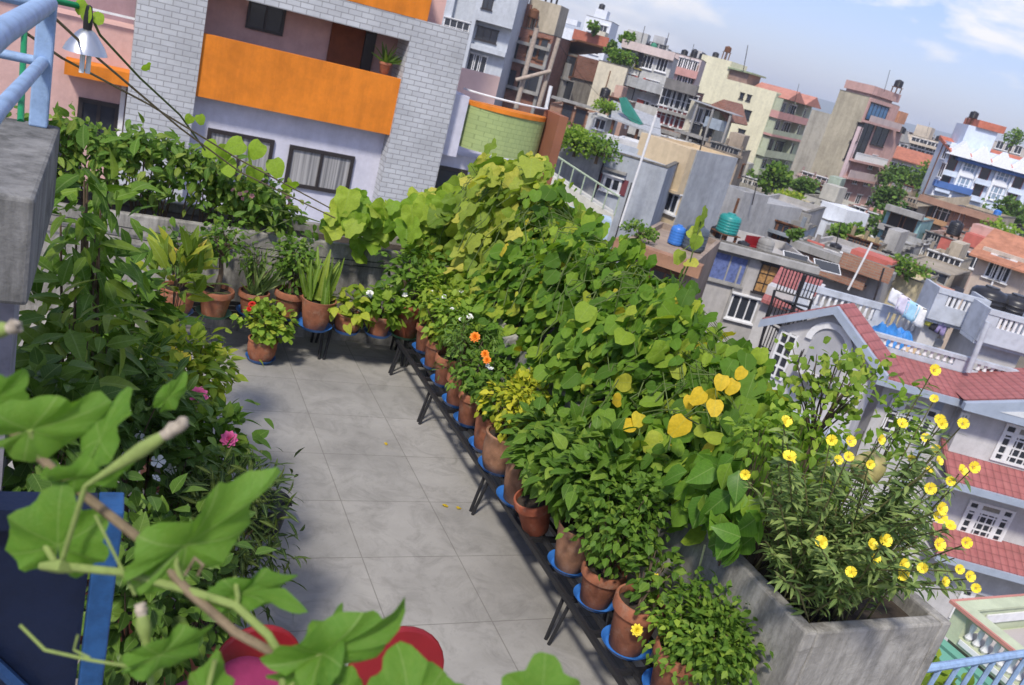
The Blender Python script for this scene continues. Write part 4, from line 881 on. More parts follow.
    b.part('door', wear('brown_door', (.2, .06, .025), 3, .3), [('L', 12.1, 13.0, -.88, -.8, zo0+14.22, zt+14.1)]); b.part('door_frame', M_DKF, [('L', 13.01, 13.3, -.88, -.75, zo0+14.22, zt+14.1)])
    b.part('drain_pipe', M_WHT, [bs(px0-.14, px0-.03, YF+.08, YF+.18, -14, lz-.2)])
    p = Vector((6.45, YF-.1, zo1+.02)); tt = thing('potted_plant', 'potted plant standing on the orange balcony of the white brick house', 'potted plant', p); pot(tt, p, .17, .3); n = 24
    leaves('foliage', SWORD, np.tile(np.array(p)+[0, 0, .25], (n, 1)), rnd(n)*[.7, .4, .2]+[0, 0, .7], rnd(n)+[0, -1, 0], .3+.3*R_.random(n), M_MID, tt, 1.3)
    # black water tank and dark box seen past the landing
    tank('black water tank lid seen behind the blue railing', (-.75, 15, -1.05), .42, 1.0); 
h1()
# ---------------------------------------------------------------- upper left: grey white house, unfinished brick house
b = B('tall grey white house with overhanging upper floors behind the white brick house', (525, -25), 98, a=(415, -45), turn=8, L2=8, mat=st_('grey_white_render', (.5, .53, .57), .25))
u0 = b.at('L', (478, 20))[0]; zA = b.at('L', (492, 24))[1]; zB = b.at('L', (486, 52))[1]
b.part('overhang', b.mat, [('L', u0, b.L1+.2, .002, 1.3, zA, b.H), ('L', u0, b.L1+.1, .002, 1.0, zB, zB+.5)])
b.part('side_wall', b.mat, [('L', 0, b.at('L', (440, 10))[0]+1.5, .002, .8, zB+1.2, b.H), ('L', u0-.4, u0-.01, .002, 1.2, 0, b.H)])
b.w('L', [(487, 35)], 2.3, 1.3, nx=3, fm=M_DKF); b.w('L', [(488, 3)], 1.1, 1.2, o=1.3, fm=M_DKF); b.w('L', [(456, 28)], 2.8, 1.6, nx=4, ny=2, o=.8)
b.row('L', (471, 62), (482, 65), 3, .9, 1.9, nx=1, fm=M_WHT); b.w('L', [(472, 31)], .5, 1.6, nx=1, fm=M_DKF)
b = B('unfinished red brick house with dark open floors behind the bamboo poles', (554, 36), 104, a=(514, 14), turn=14, L2=9, mat=M_BRK, par=.9)
b.w('L', [(509, 47)], 2.2, 2.6, nx=1, fm=M_DKF, sill=False); b.w('L', [(533, 47)], 1.3, 2.2, fm=M_RUST); b.w('L', [(543, 50)], .9, 2.4, nx=1, fm=M_RUST); b.w('L', [(505, 78), (529, 80)], 2.4, 2.2, nx=2, fm=M_DKF, sill=False)
gr = st_('slab_grey', (.33, .32, .3), .5)
for q in ((520, 42), (536, 66), (522, 90)): b.band('L', q, .35, .7, gr)
b.part('pillar', gr, [('L', u, u+.35, .002, .35, 4, b.H-.9) for u in (b.L1*.52, b.L1*.93)])
u = b.at('L', (541, 10))[0]; b.roofbox(u-1.8, u+1.9, 1.0, 5, 3.3, st_('tan_render', (.48, .42, .32), .4)); b.roofbox(0, 1.6, .5, 2.5, 2.6, b.mat, 'roof_block')
tank('rusty brown tank on the roof of the unfinished brick house', b.wpt(b.L1*.42, 0.4, .2), .7, 1.3, M_RUST, 1.4)
for i, uu in enumerate((.55, .68, .8)):
    o = MB().lathe([(.12, 0), (.12, 1.1), (.2, 1.15), (.2, 1.4), (.05, 1.6)], 10).build('vent_pipe', M_DKF); o.location = b.wpt(b.L1*uu, 1.4, 3.3); tag(o, ('left', 'middle', 'right')[i]+' one of the vent pipes on the tan roof room of the unfinished brick house', 'pipe', 'roof vent pipes')
pole('tall grey timber pole standing left of its twin before the brick houses', (516, 108), (537, 28), 45, .12, M_WOODP, name='timber_pole'); pole('grey timber pole with a cross piece right of the taller one', (538, 108), (559, 38), 45, .11, M_WOODP, name='timber_pole')
pole('slanting timber beam lashed across the two poles', (516, 80), (551, 71), 44.7, .1, M_WOODP, name='timber_beam', cat='beam'); pole('thin white pole beside the green balcony', (546, 108), (551, 86), 44, .09, M_WHT)
b = B('white house with stepped roof terraces on the ridge', (612, 22), 165, a=(588, 10), turn=10, L2=8, mat=st_('white_render', (.72, .75, .8), .15), par=.3)
b.roofbox(b.L1*.25, b.L1*.7, 1, 4, 1.6, b.mat); b.part('lower_wing', b.mat, [('L', -4.5, .1, -4, .5, 0, b.at('L', (575, 30))[1]), ('L', -6.5, -1.2, -3, .3, b.at('L', (575, 22))[1]-.6, b.at('L', (575, 22))[1]+.3)]); b.w('L', [(592, 27), (603, 30)], 1.4, 1.5); b.part('wing_wall', b.mat, [('L', -7.5, -4.6, -4, .8, 0, b.at('L', (565, 36))[1])]); b.w('L', [(563, 42)], 1.6, 1.5)
tank('dark tank on the stepped white house on the ridge', b.wpt(b.L1*.4, 2, 1.6), .7, 1.3)
b = B('white walled house with a terracotta red roof edge on the ridge', (609, 38), 135, a=(575, 28), turn=8, L2=6, mat=b.mat, par=.2)
b.part('red_fascia', wear('terracotta_render', (.42, .13, .08), 1, .25), [('L', .0, b.L1+.1, .004, .4, b.H-1.4, b.H)]); b.w('L', [(595, 50)], 1.3, 1.2)
tree('potted palm on the red edged roof', (594, 28), 134, .9, .8, 14, M_MID, .6, 'roof_plant', 'plants on the town roofs', 1.2)
# brown house with mossy flank
b = B('old brick house with a tall mossy grey flank and sloping roof', (578, 55), 112, a=(540, 48), r=(607, 60), turn=55, mat=st_('mossy_flank', (.27, .25, .22), .85, .6), par=.1)
b.part('brick_front', M_BRK, [('L', 0, b.L1-.02, .002, .25, 0, b.H-1.0)]); b.part('brick_gable', M_BRK, [('R', .0, b.L2, .003, .2, b.H-2.6, b.H)])
mb = MB(); mb.prism([(-b.L1-.6, -.9, b.H-.4), (.5, -.9, b.H+1.5), (.5, -.9, b.H+1.7), (-b.L1-.6, -.9, b.H-.2)], (0, b.L2+1.6, 0)); mb.build('roof', M_RUST, b.t)
b.w('L', [(556, 66), (570, 66)], 2.2, 2.4, nx=1, fm=M_RUST, o=.25, sill=False); b.w('L', [(552, 86), (568, 90)], 2.0, 2.3, nx=1, fm=gr, o=.25, sill=False)
b.part('column', gr, [('L', u, u+.5, .3, .9, 0, b.H-1.2) for u in (b.L1*.3, b.L1*.62, b.L1*.9)]); b.part('floor_slab', gr, [('L', -.2, b.L1, .26, 1.0, z, z+.3) for z in (b.at('L', (560, 78))[1],)]); b.w('R', [(591, 66)], .5, .7, nx=1, fm=M_RUST)
b = B('narrow cream house with a black water tank on its wall', (628, 68), 106, a=(600, 57), turn=5, L2=7, mat=st_('cream_render', (.66, .6, .46), .35))
tank('black water tank bracketed on the cream house wall', b.wpt(b.at('L', (605, 97))[0], -.9, b.at('L', (605, 97))[1]-b.H), .75, 1.4, None, 0)
tree('green roof garden on top of the narrow cream house', (622, 57), 108, 1.7, .7, 36, M_MID, .5, 'roof_plant', 'plants on the town roofs', 1.0)
wh = st_('grey_apartment', (.52, .52, .5), .45)
b = B('grey white apartment house with long balconies and white grilled windows', (674, 58), 108, a=(624, 40), turn=4, L2=9, mat=wh)
for q0, q1, o, h in (((620, 84), (669, 97), 1.3, 1.0), ((619, 108), (664, 119), 1.3, .9), ((616, 130), (659, 142), 1.3, .9)): b.balc('L', q0, q1, o, h, st_('balcony_grey', (.42, .43, .43), .6) if q0[1] == 84 else wh)
b.w('L', [(648, 62), (662, 65)], 1.3, 1.5, nx=3); b.w('L', [(627, 80), (651, 87)], 1.5, 1.5, nx=3, ny=2); b.w('L', [(642, 107), (655, 112)], 1.5, 1.6, nx=3, ny=2)
for q in ((633, 82), (645, 85), (639, 106)): u, z = b.at('L', q); b.part('red_shutter', wear('red_shutter', (.4, .08, .06), 3, .2), [('L', u-.4, u+.4, .01, .08, z-.75, z+.75)])
b.w('L', [(640, 60)], .9, 2.0, nx=1, fm=wear('yellow_door', (.3, .25, .08), 3, .2), name='door'); b.band('L', (652, 51), .9, .8, st_('pale_pink_band', (.6, .5, .47), .25)); b.roofbox(0, 2.5, .8, 4, 1.8, wh)
tank('dark round tank on the grey white apartment roof', b.wpt(b.L1*.38, 1.5, 0), .8, 1.3); tank('green barrel on the grey white apartment roof', b.wpt(b.L1*.55, 1.5, 0), .5, 1.4, wear('green_tank', (.05, .22, .14), 3, .2))
tree('leafy plants on the roof corner of the grey white apartments', (628, 40), 109, .9, .7, 22, M_MID, .5, 'roof_plant', 'plants on the town roofs', 1.2); tree('roof shrubs at the left of the grey white apartments', (612, 50), 112, .9, 1.2, 22, M_DARK, .5, 'roof_plant', 'plants on the town roofs', 2)
b = B('pink banded house behind the dark red brick house', (702, 60), 128, a=(668, 50), turn=5, L2=8, mat=st_('pale_pink_wall', (.58, .48, .46), .25))
pk = wear('rose_band', (.52, .28, .25), 1, .2); b.band('L', (687, 73), 1.0, .7, pk); b.band('L', (684, 90), .9, .7, pk); b.row('L', (681, 63), (694, 67), 4, .8, 1.5, nx=2); b.row('L', (679, 80), (690, 83), 3, .8, 1.4, nx=2)
for i, (uu, hh) in enumerate(((.45, 1.0), (.72, 1.5))): tank(('small', 'tall')[i]+' dark barrel on the pink banded house roof', b.wpt(b.L1*uu, 1, 0), .6, hh)
b = B('dark red brick house with rows of white grilled windows', (697, 93), 102, a=(667, 83), turn=6, L2=8, mat=M_BRK, par=.7)
b.band('L', (682, 87), 1.1, 1.3, st_('dark_slab', (.2, .19, .18), .5), name='roof_slab'); b.band('L', (676, 114), .35, .9, gr); b.band('L', (671, 133), .4, .9, gr)
b.row('L', (668, 97), (689, 104), 3, 1.7, 1.9, nx=3, ny=2); b.row('L', (664, 115), (682, 121), 3, 1.8, 2.0, nx=3, ny=2, pm=wear('red_curtain', (.3, .08, .08), 4, .5))
b = B('small pale yellow house with a tin verandah roof', (722, 108), 98, a=(694, 92), turn=25, L2=8, r=(736, 110), mat=st_('pale_yellow_render', (.6, .56, .44), .4))
tin = wear('tin_sheet', (.36, .37, .38), 4, .4, .5); ua = b.at('L', (704, 103))[0]
za = b.at('L', (704, 103))[1]; mb = MB(); mb.prism([(-b.L1+ua-1, -1.7, za), (2.4, -1.7, za-.3), (2.4, -1.7, za-.22), (-b.L1+ua-1, -1.7, za+.08)], (0, 2.2, 0)); mb.build('tin_roof', tin, b.t)
mb = MB(); mb.prism([(-b.L1*.5, -.3, b.H-.4), (0, -.3, b.H+.9), (1.4, -.3, b.H-1.1), (1.2, -.3, b.H-1.2), (0, -.3, b.H-.4)], (0, 5, 0)); mb.build('brick_gable', M_BRK, b.t)
b.balc('L', (703, 126), (719, 131), 1.4, .9, wear('blue_grey_rail', (.3, .35, .4), 2, .3)); b.w('L', [(698, 115), (708, 117)], 1.1, 1.6); b.w('L', [(695, 131), (706, 136)], 1.2, 1.7, fm=M_DKF); b.band('L', (710, 140), .3, 1.6, gr)
b.part('verandah_post', gr, [('L', u, u+.2, 1.35, 1.55, 0, za-.2) for u in (ua, b.L1-.3, b.L1+1.8)])
# ---------------------------------------------------------------- big cream block
cr = st_('cream_block', (.74, .7, .5), .22, .4)
b = B('big cream apartment block with a blank flank and green balconies', (777, 92), 146, a=(697, 72), r=(813, 103), turn=24, mat=cr, par=.2)
u1 = b.at('L', (731, 64))[0]; ztop = b.at('L', (702, 54))[1]; b.part('upper_wall', cr, [('L', .001, u1, -6, -.002, b.H-.42, ztop)]); u2 = b.at('L', (748, 84))[0]
b.part('roof_room', wear('brown_wall', (.3, .2, .16), 1, .3), [('L', u1+.02, u1+3.4, -5, -.4, b.H-.42, b.at('L', (727, 68))[1])]); b.part('roof_room_slab', wear('green_slab', (.3, .36, .22), 1, .3), [('L', u1-.2, u1+4.2, -5.2, .3, b.at('L', (727, 68))[1]+.01, b.at('L', (727, 68))[1]+.25)])
b.w('L', [(742, 96), (749, 98)], .7, .9, nx=1, fm=M_DKF); b.w('L', [(747, 115), (741, 134), (735, 152)], 1.2, 1.4, nx=2, fm=M_DKF)
gg = st_('pale_green_wall', (.46, .5, .36), .3); fl = [(776, 118), (774, 136), (768, 152), (764, 168)]
b.part('green_front', gg, [('R', .02, b.L2, .002, .15, 0, b.H-.2)])
zs = [b.at('R', (792, 122), 1.6)[1], b.at('R', (790, 140), 1.6)[1], b.at('R', (786, 160), 1.6)[1], b.at('R', (783, 178), 1.6)[1]]
for i, z in enumerate(zs):
    b.part('balcony_slab', pk if i < 2 else gg, [('R', -.2, b.L2+.2, .16, 1.6, z, z+.35)]); b.part('balcony_parapet', pk if i == 0 else gg, [('R', -.2, b.L2+.2, 1.48, 1.58, z+.351, z+1.1), ('R', -.2, 0, .16, 1.47, z+.351, z+1.1)])
    b.part('pier', gg, [('R', u, u+.4, .16, 1.3, z+.36, z+3.0) for u in (.2, b.L2*.62)])
    for k in range(3): b.win('R', b.L2*(.2+.28*k), z+1.75, b.L2*.2, 1.7, 3, 1, M_WHT if i != 2 else M_DKF, o=.16)
mb = MB()
for k in range(2):
    y0 = b.L2*(.04+.48*k); y1 = y0+b.L2*.46; H = zs[0]+3.1; mb.prism([(-5, y0, H), (-5, (y0+y1)/2, H+1.6), (-5, y1, H)], (6.9, 0, 0))
mb.build('gable_roof', wear('salmon_roof', (.45, .2, .15), 1, .25), b.t)
tank('black tank on a stand on the cream block roof', b.wpt(u1*.62, 1.5, ztop-b.H), .7, 1.2, M_RUST, 1.6); pole('thin aerial mast on the cream block roof', (743, 72), (748, 45), 148, .06, M_DKF, name='aerial', cat='aerial')
tank('blue black tank at the left edge of the cream block roof', b.wpt(-1.4, 3, ztop-b.H-.8), .9, 1.4); tank('small dark tank stacked by the cream block roof edge', b.wpt(.5, 3.5, ztop-b.H+.1), .7, 1.1)
# ---------------------------------------------------------------- tan tower with pink front
tn = st_('tan_tower', (.47, .42, .31), .5, .35); pw = st_('pink_front', (.56, .35, .31), .3)
b = B('tall tan tower house with a pink balcony front', (870, 97), 127, a=(839, 93), r=(899, 106), turn=30, mat=tn, par=.5)
ul = b.at('L', (812, 110))[0]; b.part('lower_wing', st_('grey_tan_wing', (.43, .4, .33), .55, .35), [('L', ul, -.01, -b.L2*.8, .02, 0, b.at('L', (815, 110))[1])])
b.part('pink_front', pw, [('R', .02, b.L2, .003, .2, 0, b.H-.02)]); b.part('corner_pier', wear('pale_pink_pier', (.62, .48, .48), 1, .15), [('R', -.3, .4, .005, .5, 0, b.H-4)])
b.part('penthouse', pw, [('R', .3, b.L2*.8, -4, -.3, b.H-.5, b.at('R', (885, 92))[1]-.8), ('R', .0, b.L2*.92, -4.3, .1, b.at('R', (885, 92))[1]-.799, b.at('R', (885, 92))[1]+.3)]);
tank('black tank with a pipe on top of the pink fronted tower', b.wpt(b.L1+.1, b.L2*.7, b.at('R', (885, 92))[1]+.3-b.H), .75, 1.3, None, 1.0); tank('small black tank on the lower roof right of the pink tower', b.wpt(b.L1+.6, b.L2*1.25, -3.4), .8, 1.2)
u, z = b.at('R', (874, 113), .2); b.win('R', b.L2*.36, z, b.L2*.62, 2.4, 5, 1, M_DKF, plain('blue_glass', (.06, .16, .3), .15, 0, .6), o=.2); b.win('R', b.L2*.24, b.at('R', (866, 140), .2)[1], b.L2*.36, 5.2, 2, 2, M_DKF, M_GLASS, o=.2); b.win('R', b.L2*.72, b.at('R', (886, 138), .2)[1], b.L2*.45, 2.6, 2, 1, M_DKF, M_GLASS, o=.2)
for q, ph, sty in (((885, 128), .8, 'solid'), ((878, 167), 1.0, 'bal'), ((873, 184), 1.0, 'solid')):
    z = b.at('R', q, 1.3)[1]; b.part('balcony_slab', pw, [('R', -.1, b.L2+.5, .21, 1.3, z, z+.3)])
    if sty == 'solid': b.part('balcony_parapet', wear('pink_grey_parapet', (.5, .4, .38), 1, .2), [('R', -.1, b.L2+.5, 1.18, 1.28, z+.301, z+.3+ph)])
    else: b.part('balcony_railing', M_WHT, [('R', k, k+.18, 1.16, 1.26, z+.301, z+1.2) for k in np.arange(-.1, b.L2+.4, .36)]+[('R', -.1, b.L2+.5, 1.14, 1.27, z+1.2, z+1.32)])
b.row('R', (856, 178), (878, 182), 3, 1.3, 1.7, o=.2); b.row('R', (846, 198), (868, 203), 3, 1.3, 1.8, o=.2); b.w('R', [(872, 162)], 1.2, 2, o=.2)
b.row('L', (858, 132), (858, 132), 1, .9, 2.4, nx=1, fm=M_DKF); b.w('L', [(850, 151)], .9, 2.4, nx=1, fm=M_DKF); b.part('right_wing', pw, [('R', b.L2+.01, b.L2+3.4, -6, .2, 0, b.at('R', (890, 123))[1])]); u, z = b.at('R', (905, 125), .2); b.part('orange_block', wear('orange_brick', (.5, .25, .15), 1, .3), [('R', b.L2+.6, b.L2+2.8, -3, .3, z, z+1.6)])
# ---------------------------------------------------------------- far houses right of the tower
b = B('cream house with arched balconies far behind the tower', (947, 144), 215, a=(908, 133), turn=8, L2=10, mat=st_('ornate_cream', (.58, .5, .4), .3)); b.row('L', (915, 142), (938, 149), 4, 2.0, 2.2); b.row('L', (912, 152), (936, 160), 4, 2.2, 2.4); b.band('L', (927, 146), .6, 1.2, b.mat); b.roofbox(1, b.L1*.5, 1, 6, 2.6, b.mat)
tank('black tank on the far arched cream house', b.wpt(b.L1*.75, 2, 0), 1.1, 1.8)
b = B('long pale house with a terracotta tiled roof behind the trees', (934, 166), 180, a=(886, 154), turn=6, L2=8, mat=st_('long_pale', (.55, .5, .45), .3), par=0)
mb = MB(); mb.prism([(-b.L1-.6, -1.2, b.H-.6), (-b.L1-.6, -1.2, b.H-.4), (-b.L1-.6, 4, b.H+1.8), (-b.L1-.6, 9, b.H-.4)], (b.L1+1.2, 0, 0)); mb.build('tiled_roof', wear('terracotta_tiles', (.42, .15, .09), 2, .3), b.t); b.row('L', (893, 166), (925, 175), 5, 1.3, 1.6)
b = B('grey cream house with gables left of the blue white house', (906, 143), 200, a=(892, 138), turn=8, L2=8, mat=st_('grey_cream', (.52, .47, .4), .3)); b.row('L', (895, 146), (903, 149), 2, 1.6, 1.8)
mb = MB(); mb.prism([(-b.L1, -.5, b.H), (-b.L1*.5, -.5, b.H+2.6), (0, -.5, b.H)], (0, 6, 0)); mb.build('gable_roof', gr, b.t)
# ---------------------------------------------------------------- blue white ornate house
bw = st_('blue_white_render', (.62, .7, .82), .12); bl = wear('blue_band', (.07, .15, .38), 1, .2)
b = B('ornate pale blue and white house with a blue eave band and red roof ridges', (952, 142), 122, a=(940, 139), r=(1040, 166), turn=70, mat=bw, par=.1)
b.part('eave_band', bl, [('R', 1.2, b.L2, .003, 1.0, b.H-2.0, b.H-1.4)]); b.part('lower_band', bl, [('R', -.3, b.L2*.4, .003, .8, b.at('R', (958, 192))[1], b.at('R', (958, 192))[1]+.8)])
mb = MB(); mb.prism([(-b.L1, -.2, b.H), (1.3, -.2, b.H-1.3), (1.3, -.2, b.H-1.1), (-b.L1, -.2, b.H+.5)], (0, b.L2, 0)); mb.build('roof', wear('coral_tiles', (.5, .16, .1), 2, .25), b.t)
wf = plain('bright_white', (.8, .82, .86), .5)
mb = MB()
for k in range(4):
    c = b.L2*(.1+.23*k); mb.prism([(.2, c-1.5, b.H-1.5), (.2, c, b.H+.5), (.2, c+1.5, b.H-1.5)], (1.4, 0, 0))
mb.build('gablet', wf, b.t)
za, zb = b.at('R', (975, 178))[1], b.at('R', (970, 194))[1]
for k in range(5):
    for z, h in ((b.at('R', (985, 172))[1], 2.1), (b.at('R', (980, 189))[1], 2.1)):
        c = b.L2*(.09+.19*k)
        if k % 2 == 0:
            b.win('R', c, z-.2, 1.3, 2.6, 1, 1, plain('wine_frame', (.2, .05, .05), .5), M_GLASS, .12, .02, name='door'); b.part('balcony', bw, [('R', c-1.0, c+1.0, .003, .7, z-1.65, z-1.5), ('R', c-1.0, c+1.0, .6, .65, z-1.499, z-.95)])
        else:
            b.win('R', c, z, 1.9, 1.9, 3, 2, wf, plain('pale_glass', (.25, .33, .42), .2), .16, .02); mb = MB(); mb.prism([b.xf('R', c+1.1*math.cos(a), .003, z+1.0+.8*math.sin(a)) for a in np.linspace(0, math.pi, 9)], (.25, 0, 0)); mb.build('window_hood', wf, b.t)
    b.part('pilaster', wf, [('R', b.L2*(.0+.19*k), b.L2*(.0+.19*k)+.3, .004, .35, 2, b.H-2.1)])
b.row('L', (946, 152), (946, 152), 1, 1.6, 1.9, fm=wf); b.w('L', [(942, 170)], 1.6, 1.9, fm=wf)
O2 = b.wpt(b.L1, 0, 0); b.part('penthouse', bw, [('R', b.L2*.12, b.L2*.45, -5, -.6, b.H-.1, b.H+2.6)]); b.part('penthouse_roof', wear('coral_tiles', (.5, .16, .1)), [('R', b.L2*.2, b.L2*.5, -5.3, -.2, b.H+2.601, b.H+3.5)])
tank('black tank raised on a stand above the blue white house', b.wpt(b.L1-2.5, b.L2*.19, 2.6), .7, 1.2, None, 1.2)
b = B('far pale terrace at the right edge behind the blue white house', (1030, 150), 190, a=(985, 137), turn=6, L2=8, mat=st_('far_pale', (.5, .46, .42), .3)); b.row('L', (1000, 145), (1018, 150), 3, 1.4, 1.6)
tree('green roof bush above the blue white house', (1014, 139), 178, 1.8, 1.6, 20, M_MID, .6)
# ---------------------------------------------------------------- middle right mass
b = B('tan and brick house with a stair below the blue white house', (1000, 217), 98, a=(924, 193), turn=10, L2=9, mat=st_('tan_brick_house', (.42, .36, .27), .5), par=.7)
b.part('brick_panel', M_BRK2, [('L', b.L1*.42, b.L1*.96, .003, .06, b.at('L', (972, 232))[1]-1.6, b.at('L', (972, 232))[1]+1.6)]); b.band('L', (960, 209), .7, 1.2, wear('brick_fascia', (.34, .2, .14), 1, .3)); b.w('L', [(948, 213)], 2.6, 2.2, nx=4, ny=2); b.w('L', [(934, 209)], 1.2, 2.2, fm=M_RUST); b.band('L', (948, 225), .5, 1.0, wear('orange_fascia', (.42, .24, .12), 1, .3), 1.5, b.L1*.5)
mb = MB(); mb.prism([b.xf('L', 0, .9, b.at('L', (922, 208))[1]), b.xf('L', 5, .9, b.at('L', (938, 195))[1]), b.xf('L', 5, .9, b.at('L', (938, 195))[1]+.9), b.xf('L', 0, .9, b.at('L', (922, 208))[1]+.9)], (0, -.15, 0)); mb.build('stair_parapet', b.mat, b.t)
tank('blue barrel at the foot of the blue white house', b.wpt(b.L1*.93, 1, 0), .5, .8, M_BLUE)
b = B('teal walled house with a shaded verandah beside the trees', (922, 222), 84, a=(887, 211), turn=8, L2=7, mat=wear('teal_wall', (.25, .42, .42), 1, .3), par=.5)
b.band('L', (903, 211), .5, 1.3, gr, name='roof_slab'); b.w('L', [(897, 219), (908, 223)], 1.5, 1.7, nx=1, fm=M_RUST, pm=plain('dark_room', (.03, .025, .02), .8), sill=False); b.band('L', (896, 230), .5, 1.2, gr)
b = B('bare grey concrete wall house with an outside stair', (914, 247), 74, a=(882, 236), turn=12, L2=7, r=(935, 250), mat=st_('bare_grey', (.4, .4, .39), .5)); b.w('L', [(889, 233)], .9, .8, nx=1, fm=M_DKF); b.w('R', [(922, 250)], 1.0, 1.1)
mb = MB(); zz = b.at('L', (905, 255), 1)[1]
for k in range(9): mb.box(b.xf('L', b.L1*.4+k*.32, .01, zz-.6+k*.28), b.xf('L', b.L1*.4+(k+1)*.32, 1.0, zz-.4+k*.28))
mb.build('outside_stair', gr, b.t)
b = B('low house with terracotta terrace walls and red cloth', (985, 250), 82, a=(926, 230), turn=8, L2=8, mat=st_('dusty_pink', (.45, .33, .28), .4), par=.8); rd = wear('faded_red', (.48, .13, .1), 1, .25)
b.part('red_panel', rd, [('L', b.L1*.28, b.L1*.55, .003, .1, b.H-1.2, b.H+.1), ('L', b.L1*.62, b.L1*.95, -2, .12, b.H-.1, b.H+1.0)]); b.row('L', (930, 240), (948, 246), 3, 1.2, 1.4, fm=gr); b.roofbox(b.L1*.6, b.L1, 2, 5, 1.8, wear('rose_room', (.5, .3, .26), 1, .3)); b.w('L', [(975, 262)], 2, 1.3)
tank('tall black tank on a column above the terracotta terrace', b.wpt(b.L1*.4, 1, 0), .8, 1.8, None, .4); tank('grey barrel below the tall black tank', b.wpt(b.L1*.33, -1.0, -3), .5, 1.1, gr)
b = B('house under a sagging dark shed roof left of the water tank deck', (955, 276), 66, a=(905, 257), turn=8, L2=7, mat=st_('dusty_tan', (.38, .33, .26), .5), par=.1)
mb = MB(); mb.prism([b.xf('L', -1, 1.8, b.H-.3), b.xf('L', b.L1+1, 1.8, b.H-1.2), b.xf('L', b.L1+1, 1.8, b.H-1.1), b.xf('L', -1, 1.8, b.H-.2)], (0, 4.5, 0)); mb.build('shed_roof', wear('grey_sheet', (.3, .29, .27), 2, .4), b.t)
b.part('shade_cloth', wear('salmon_cloth', (.55, .3, .22), 2, .25), [('L', b.L1*.6, b.L1*1.15, 1.2, 2.4, b.H-.9, b.H-.8)]); b.w('L', [(930, 281)], 2.2, 1.7, nx=3, fm=gr); b.w('L', [(915, 276)], 1.3, 1.6, fm=M_RUST)
tank('blue barrel under the sagging shed roof', b.wpt(b.at('L', (931, 280))[0], -1.6, b.at('L', (931, 284))[1]-b.H), .55, 1.1, M_BLUE)
b = B('terracotta roofed pale house at the right edge behind the water tanks', (1032, 262), 62, a=(984, 246), turn=8, L2=7, mat=st_('pale_peach', (.55, .45, .37), .3), par=0)
mb = MB(); mb.prism([(-b.L1-.5, -1, b.H-.8), (-b.L1-.5, -1, b.H-.65), (-b.L1-.5, 3.5, b.H+1.2), (-b.L1-.5, 7.5, b.H-.6)], (b.L1+1, 0, 0)); mb.build('tiled_roof', wear('orange_tiles', (.45, .2, .12), 2, .3), b.t); b.row('L', (996, 268), (1003, 270), 2, 1.1, 1.6, nx=3); 
b = B('pale house with an iron grille gate at the far right', (1035, 232), 105, a=(1001, 222), turn=8, L2=7, mat=st_('pale_beige', (.5, .46, .4), .35)); b.w('L', [(1012, 230)], 3, 1.6, nx=6, fm=M_DKF); tree('grey green tree at the far right edge', (1014, 215), 112, 3.2, 1.8, 40, M_DARK, .7)
b = B('whitewashed wall house behind the right terracotta roof', (1030, 245), 90, a=(998, 235), turn=8, L2=7, mat=st_('whitewash', (.55, .52, .48), .4)); b.w('L', [(1012, 246)], 2, 1.2)
tree('bright bush in front of the tan and brick house', (1000, 238), 90, 2.0, 1.4, 30, M_LIGHT, .5)
b = B('yellow plastered wall house with plants on its roof', (922, 283), 58, a=(868, 262), turn=8, L2=6, mat=st_('yellow_plaster', (.56, .48, .3), .4), par=.4)
tree('row of dry plants on the yellow wall house', (905, 268), 58, 1.6, .5, 24, M_MID, .35, 'roof_plant', 'plants on the town roofs', .6)
b = B('grey house with brick balcony bands and white shutters', (888, 268), 55, a=(806, 240), turn=8, L2=7, mat=st_('grey_shutter_house', (.42, .4, .38), .4), par=.3)
b.part('roof_slab', gr, [('L', -.5, b.L1+.6, .003, 1.5, b.H-.55, b.H-.1)]); b.part('brick_fascia', M_BRK2, [('L', b.L1*.52, b.L1+.6, 1.501, 1.6, b.H-.7, b.H+.25)]); zz = b.at('L', (840, 275), 1.2)[1]; b.part('brick_balcony', M_BRK2, [('L', -.3, b.L1*.86, 1.0, 1.2, zz-.45, zz+.55), ('L', -.3, b.L1*.86, .003, .999, zz-.45, zz-.25)])
b.w('L', [(825, 263)], 1.7, 1.6, nx=4); b.w('L', [(849, 268)], 1.5, 1.5, nx=3); u, z = b.at('L', (813, 259)); b.part('red_wall', rd, [('L', u-.7, u+.4, .003, .3, z-1.1, z+1.1)])
tank('dark tank on the grey shuttered house roof', b.wpt(b.L1*.32, 1.0, -.3), .5, .8); b.roofbox(b.L1*.5, b.L1, 1.2, 3.5, .25, rd, 'red_roof_block')
pole('white pole leaning in front of the brick balcony', (848, 290), (872, 243), 50, .06, M_WHT)
b = B('white blank walled block with a grey side', (828, 221), 76, a=(798, 211), r=(851, 226), turn=38, mat=st_('white_block', (.68, .7, .72), .15), par=.3)
b.part('grey_side', st_('grey_side', (.42, .42, .41), .35), [('R', 0, b.L2, .003, .08, 0, b.H-.3)]); b.w('R', [(835, 234)], .9, 1.4, o=.08); b.roofbox(.5, b.L1, 2, 5, 1.2, b.mat, 'roof_parapet')
b = B('pale stacked concrete house below the tan tower', (846, 207), 98, a=(806, 191), turn=15, L2=7, r=(868, 212), mat=st_('pale_concrete', (.5, .48, .42), .4)); b.roofbox(1, b.L1*.6, 2, 5, 1.6, b.mat); b.w('R', [(857, 216)], 1.1, 1.4); b.w('L', [(826, 208)], 1.3, 1.2)
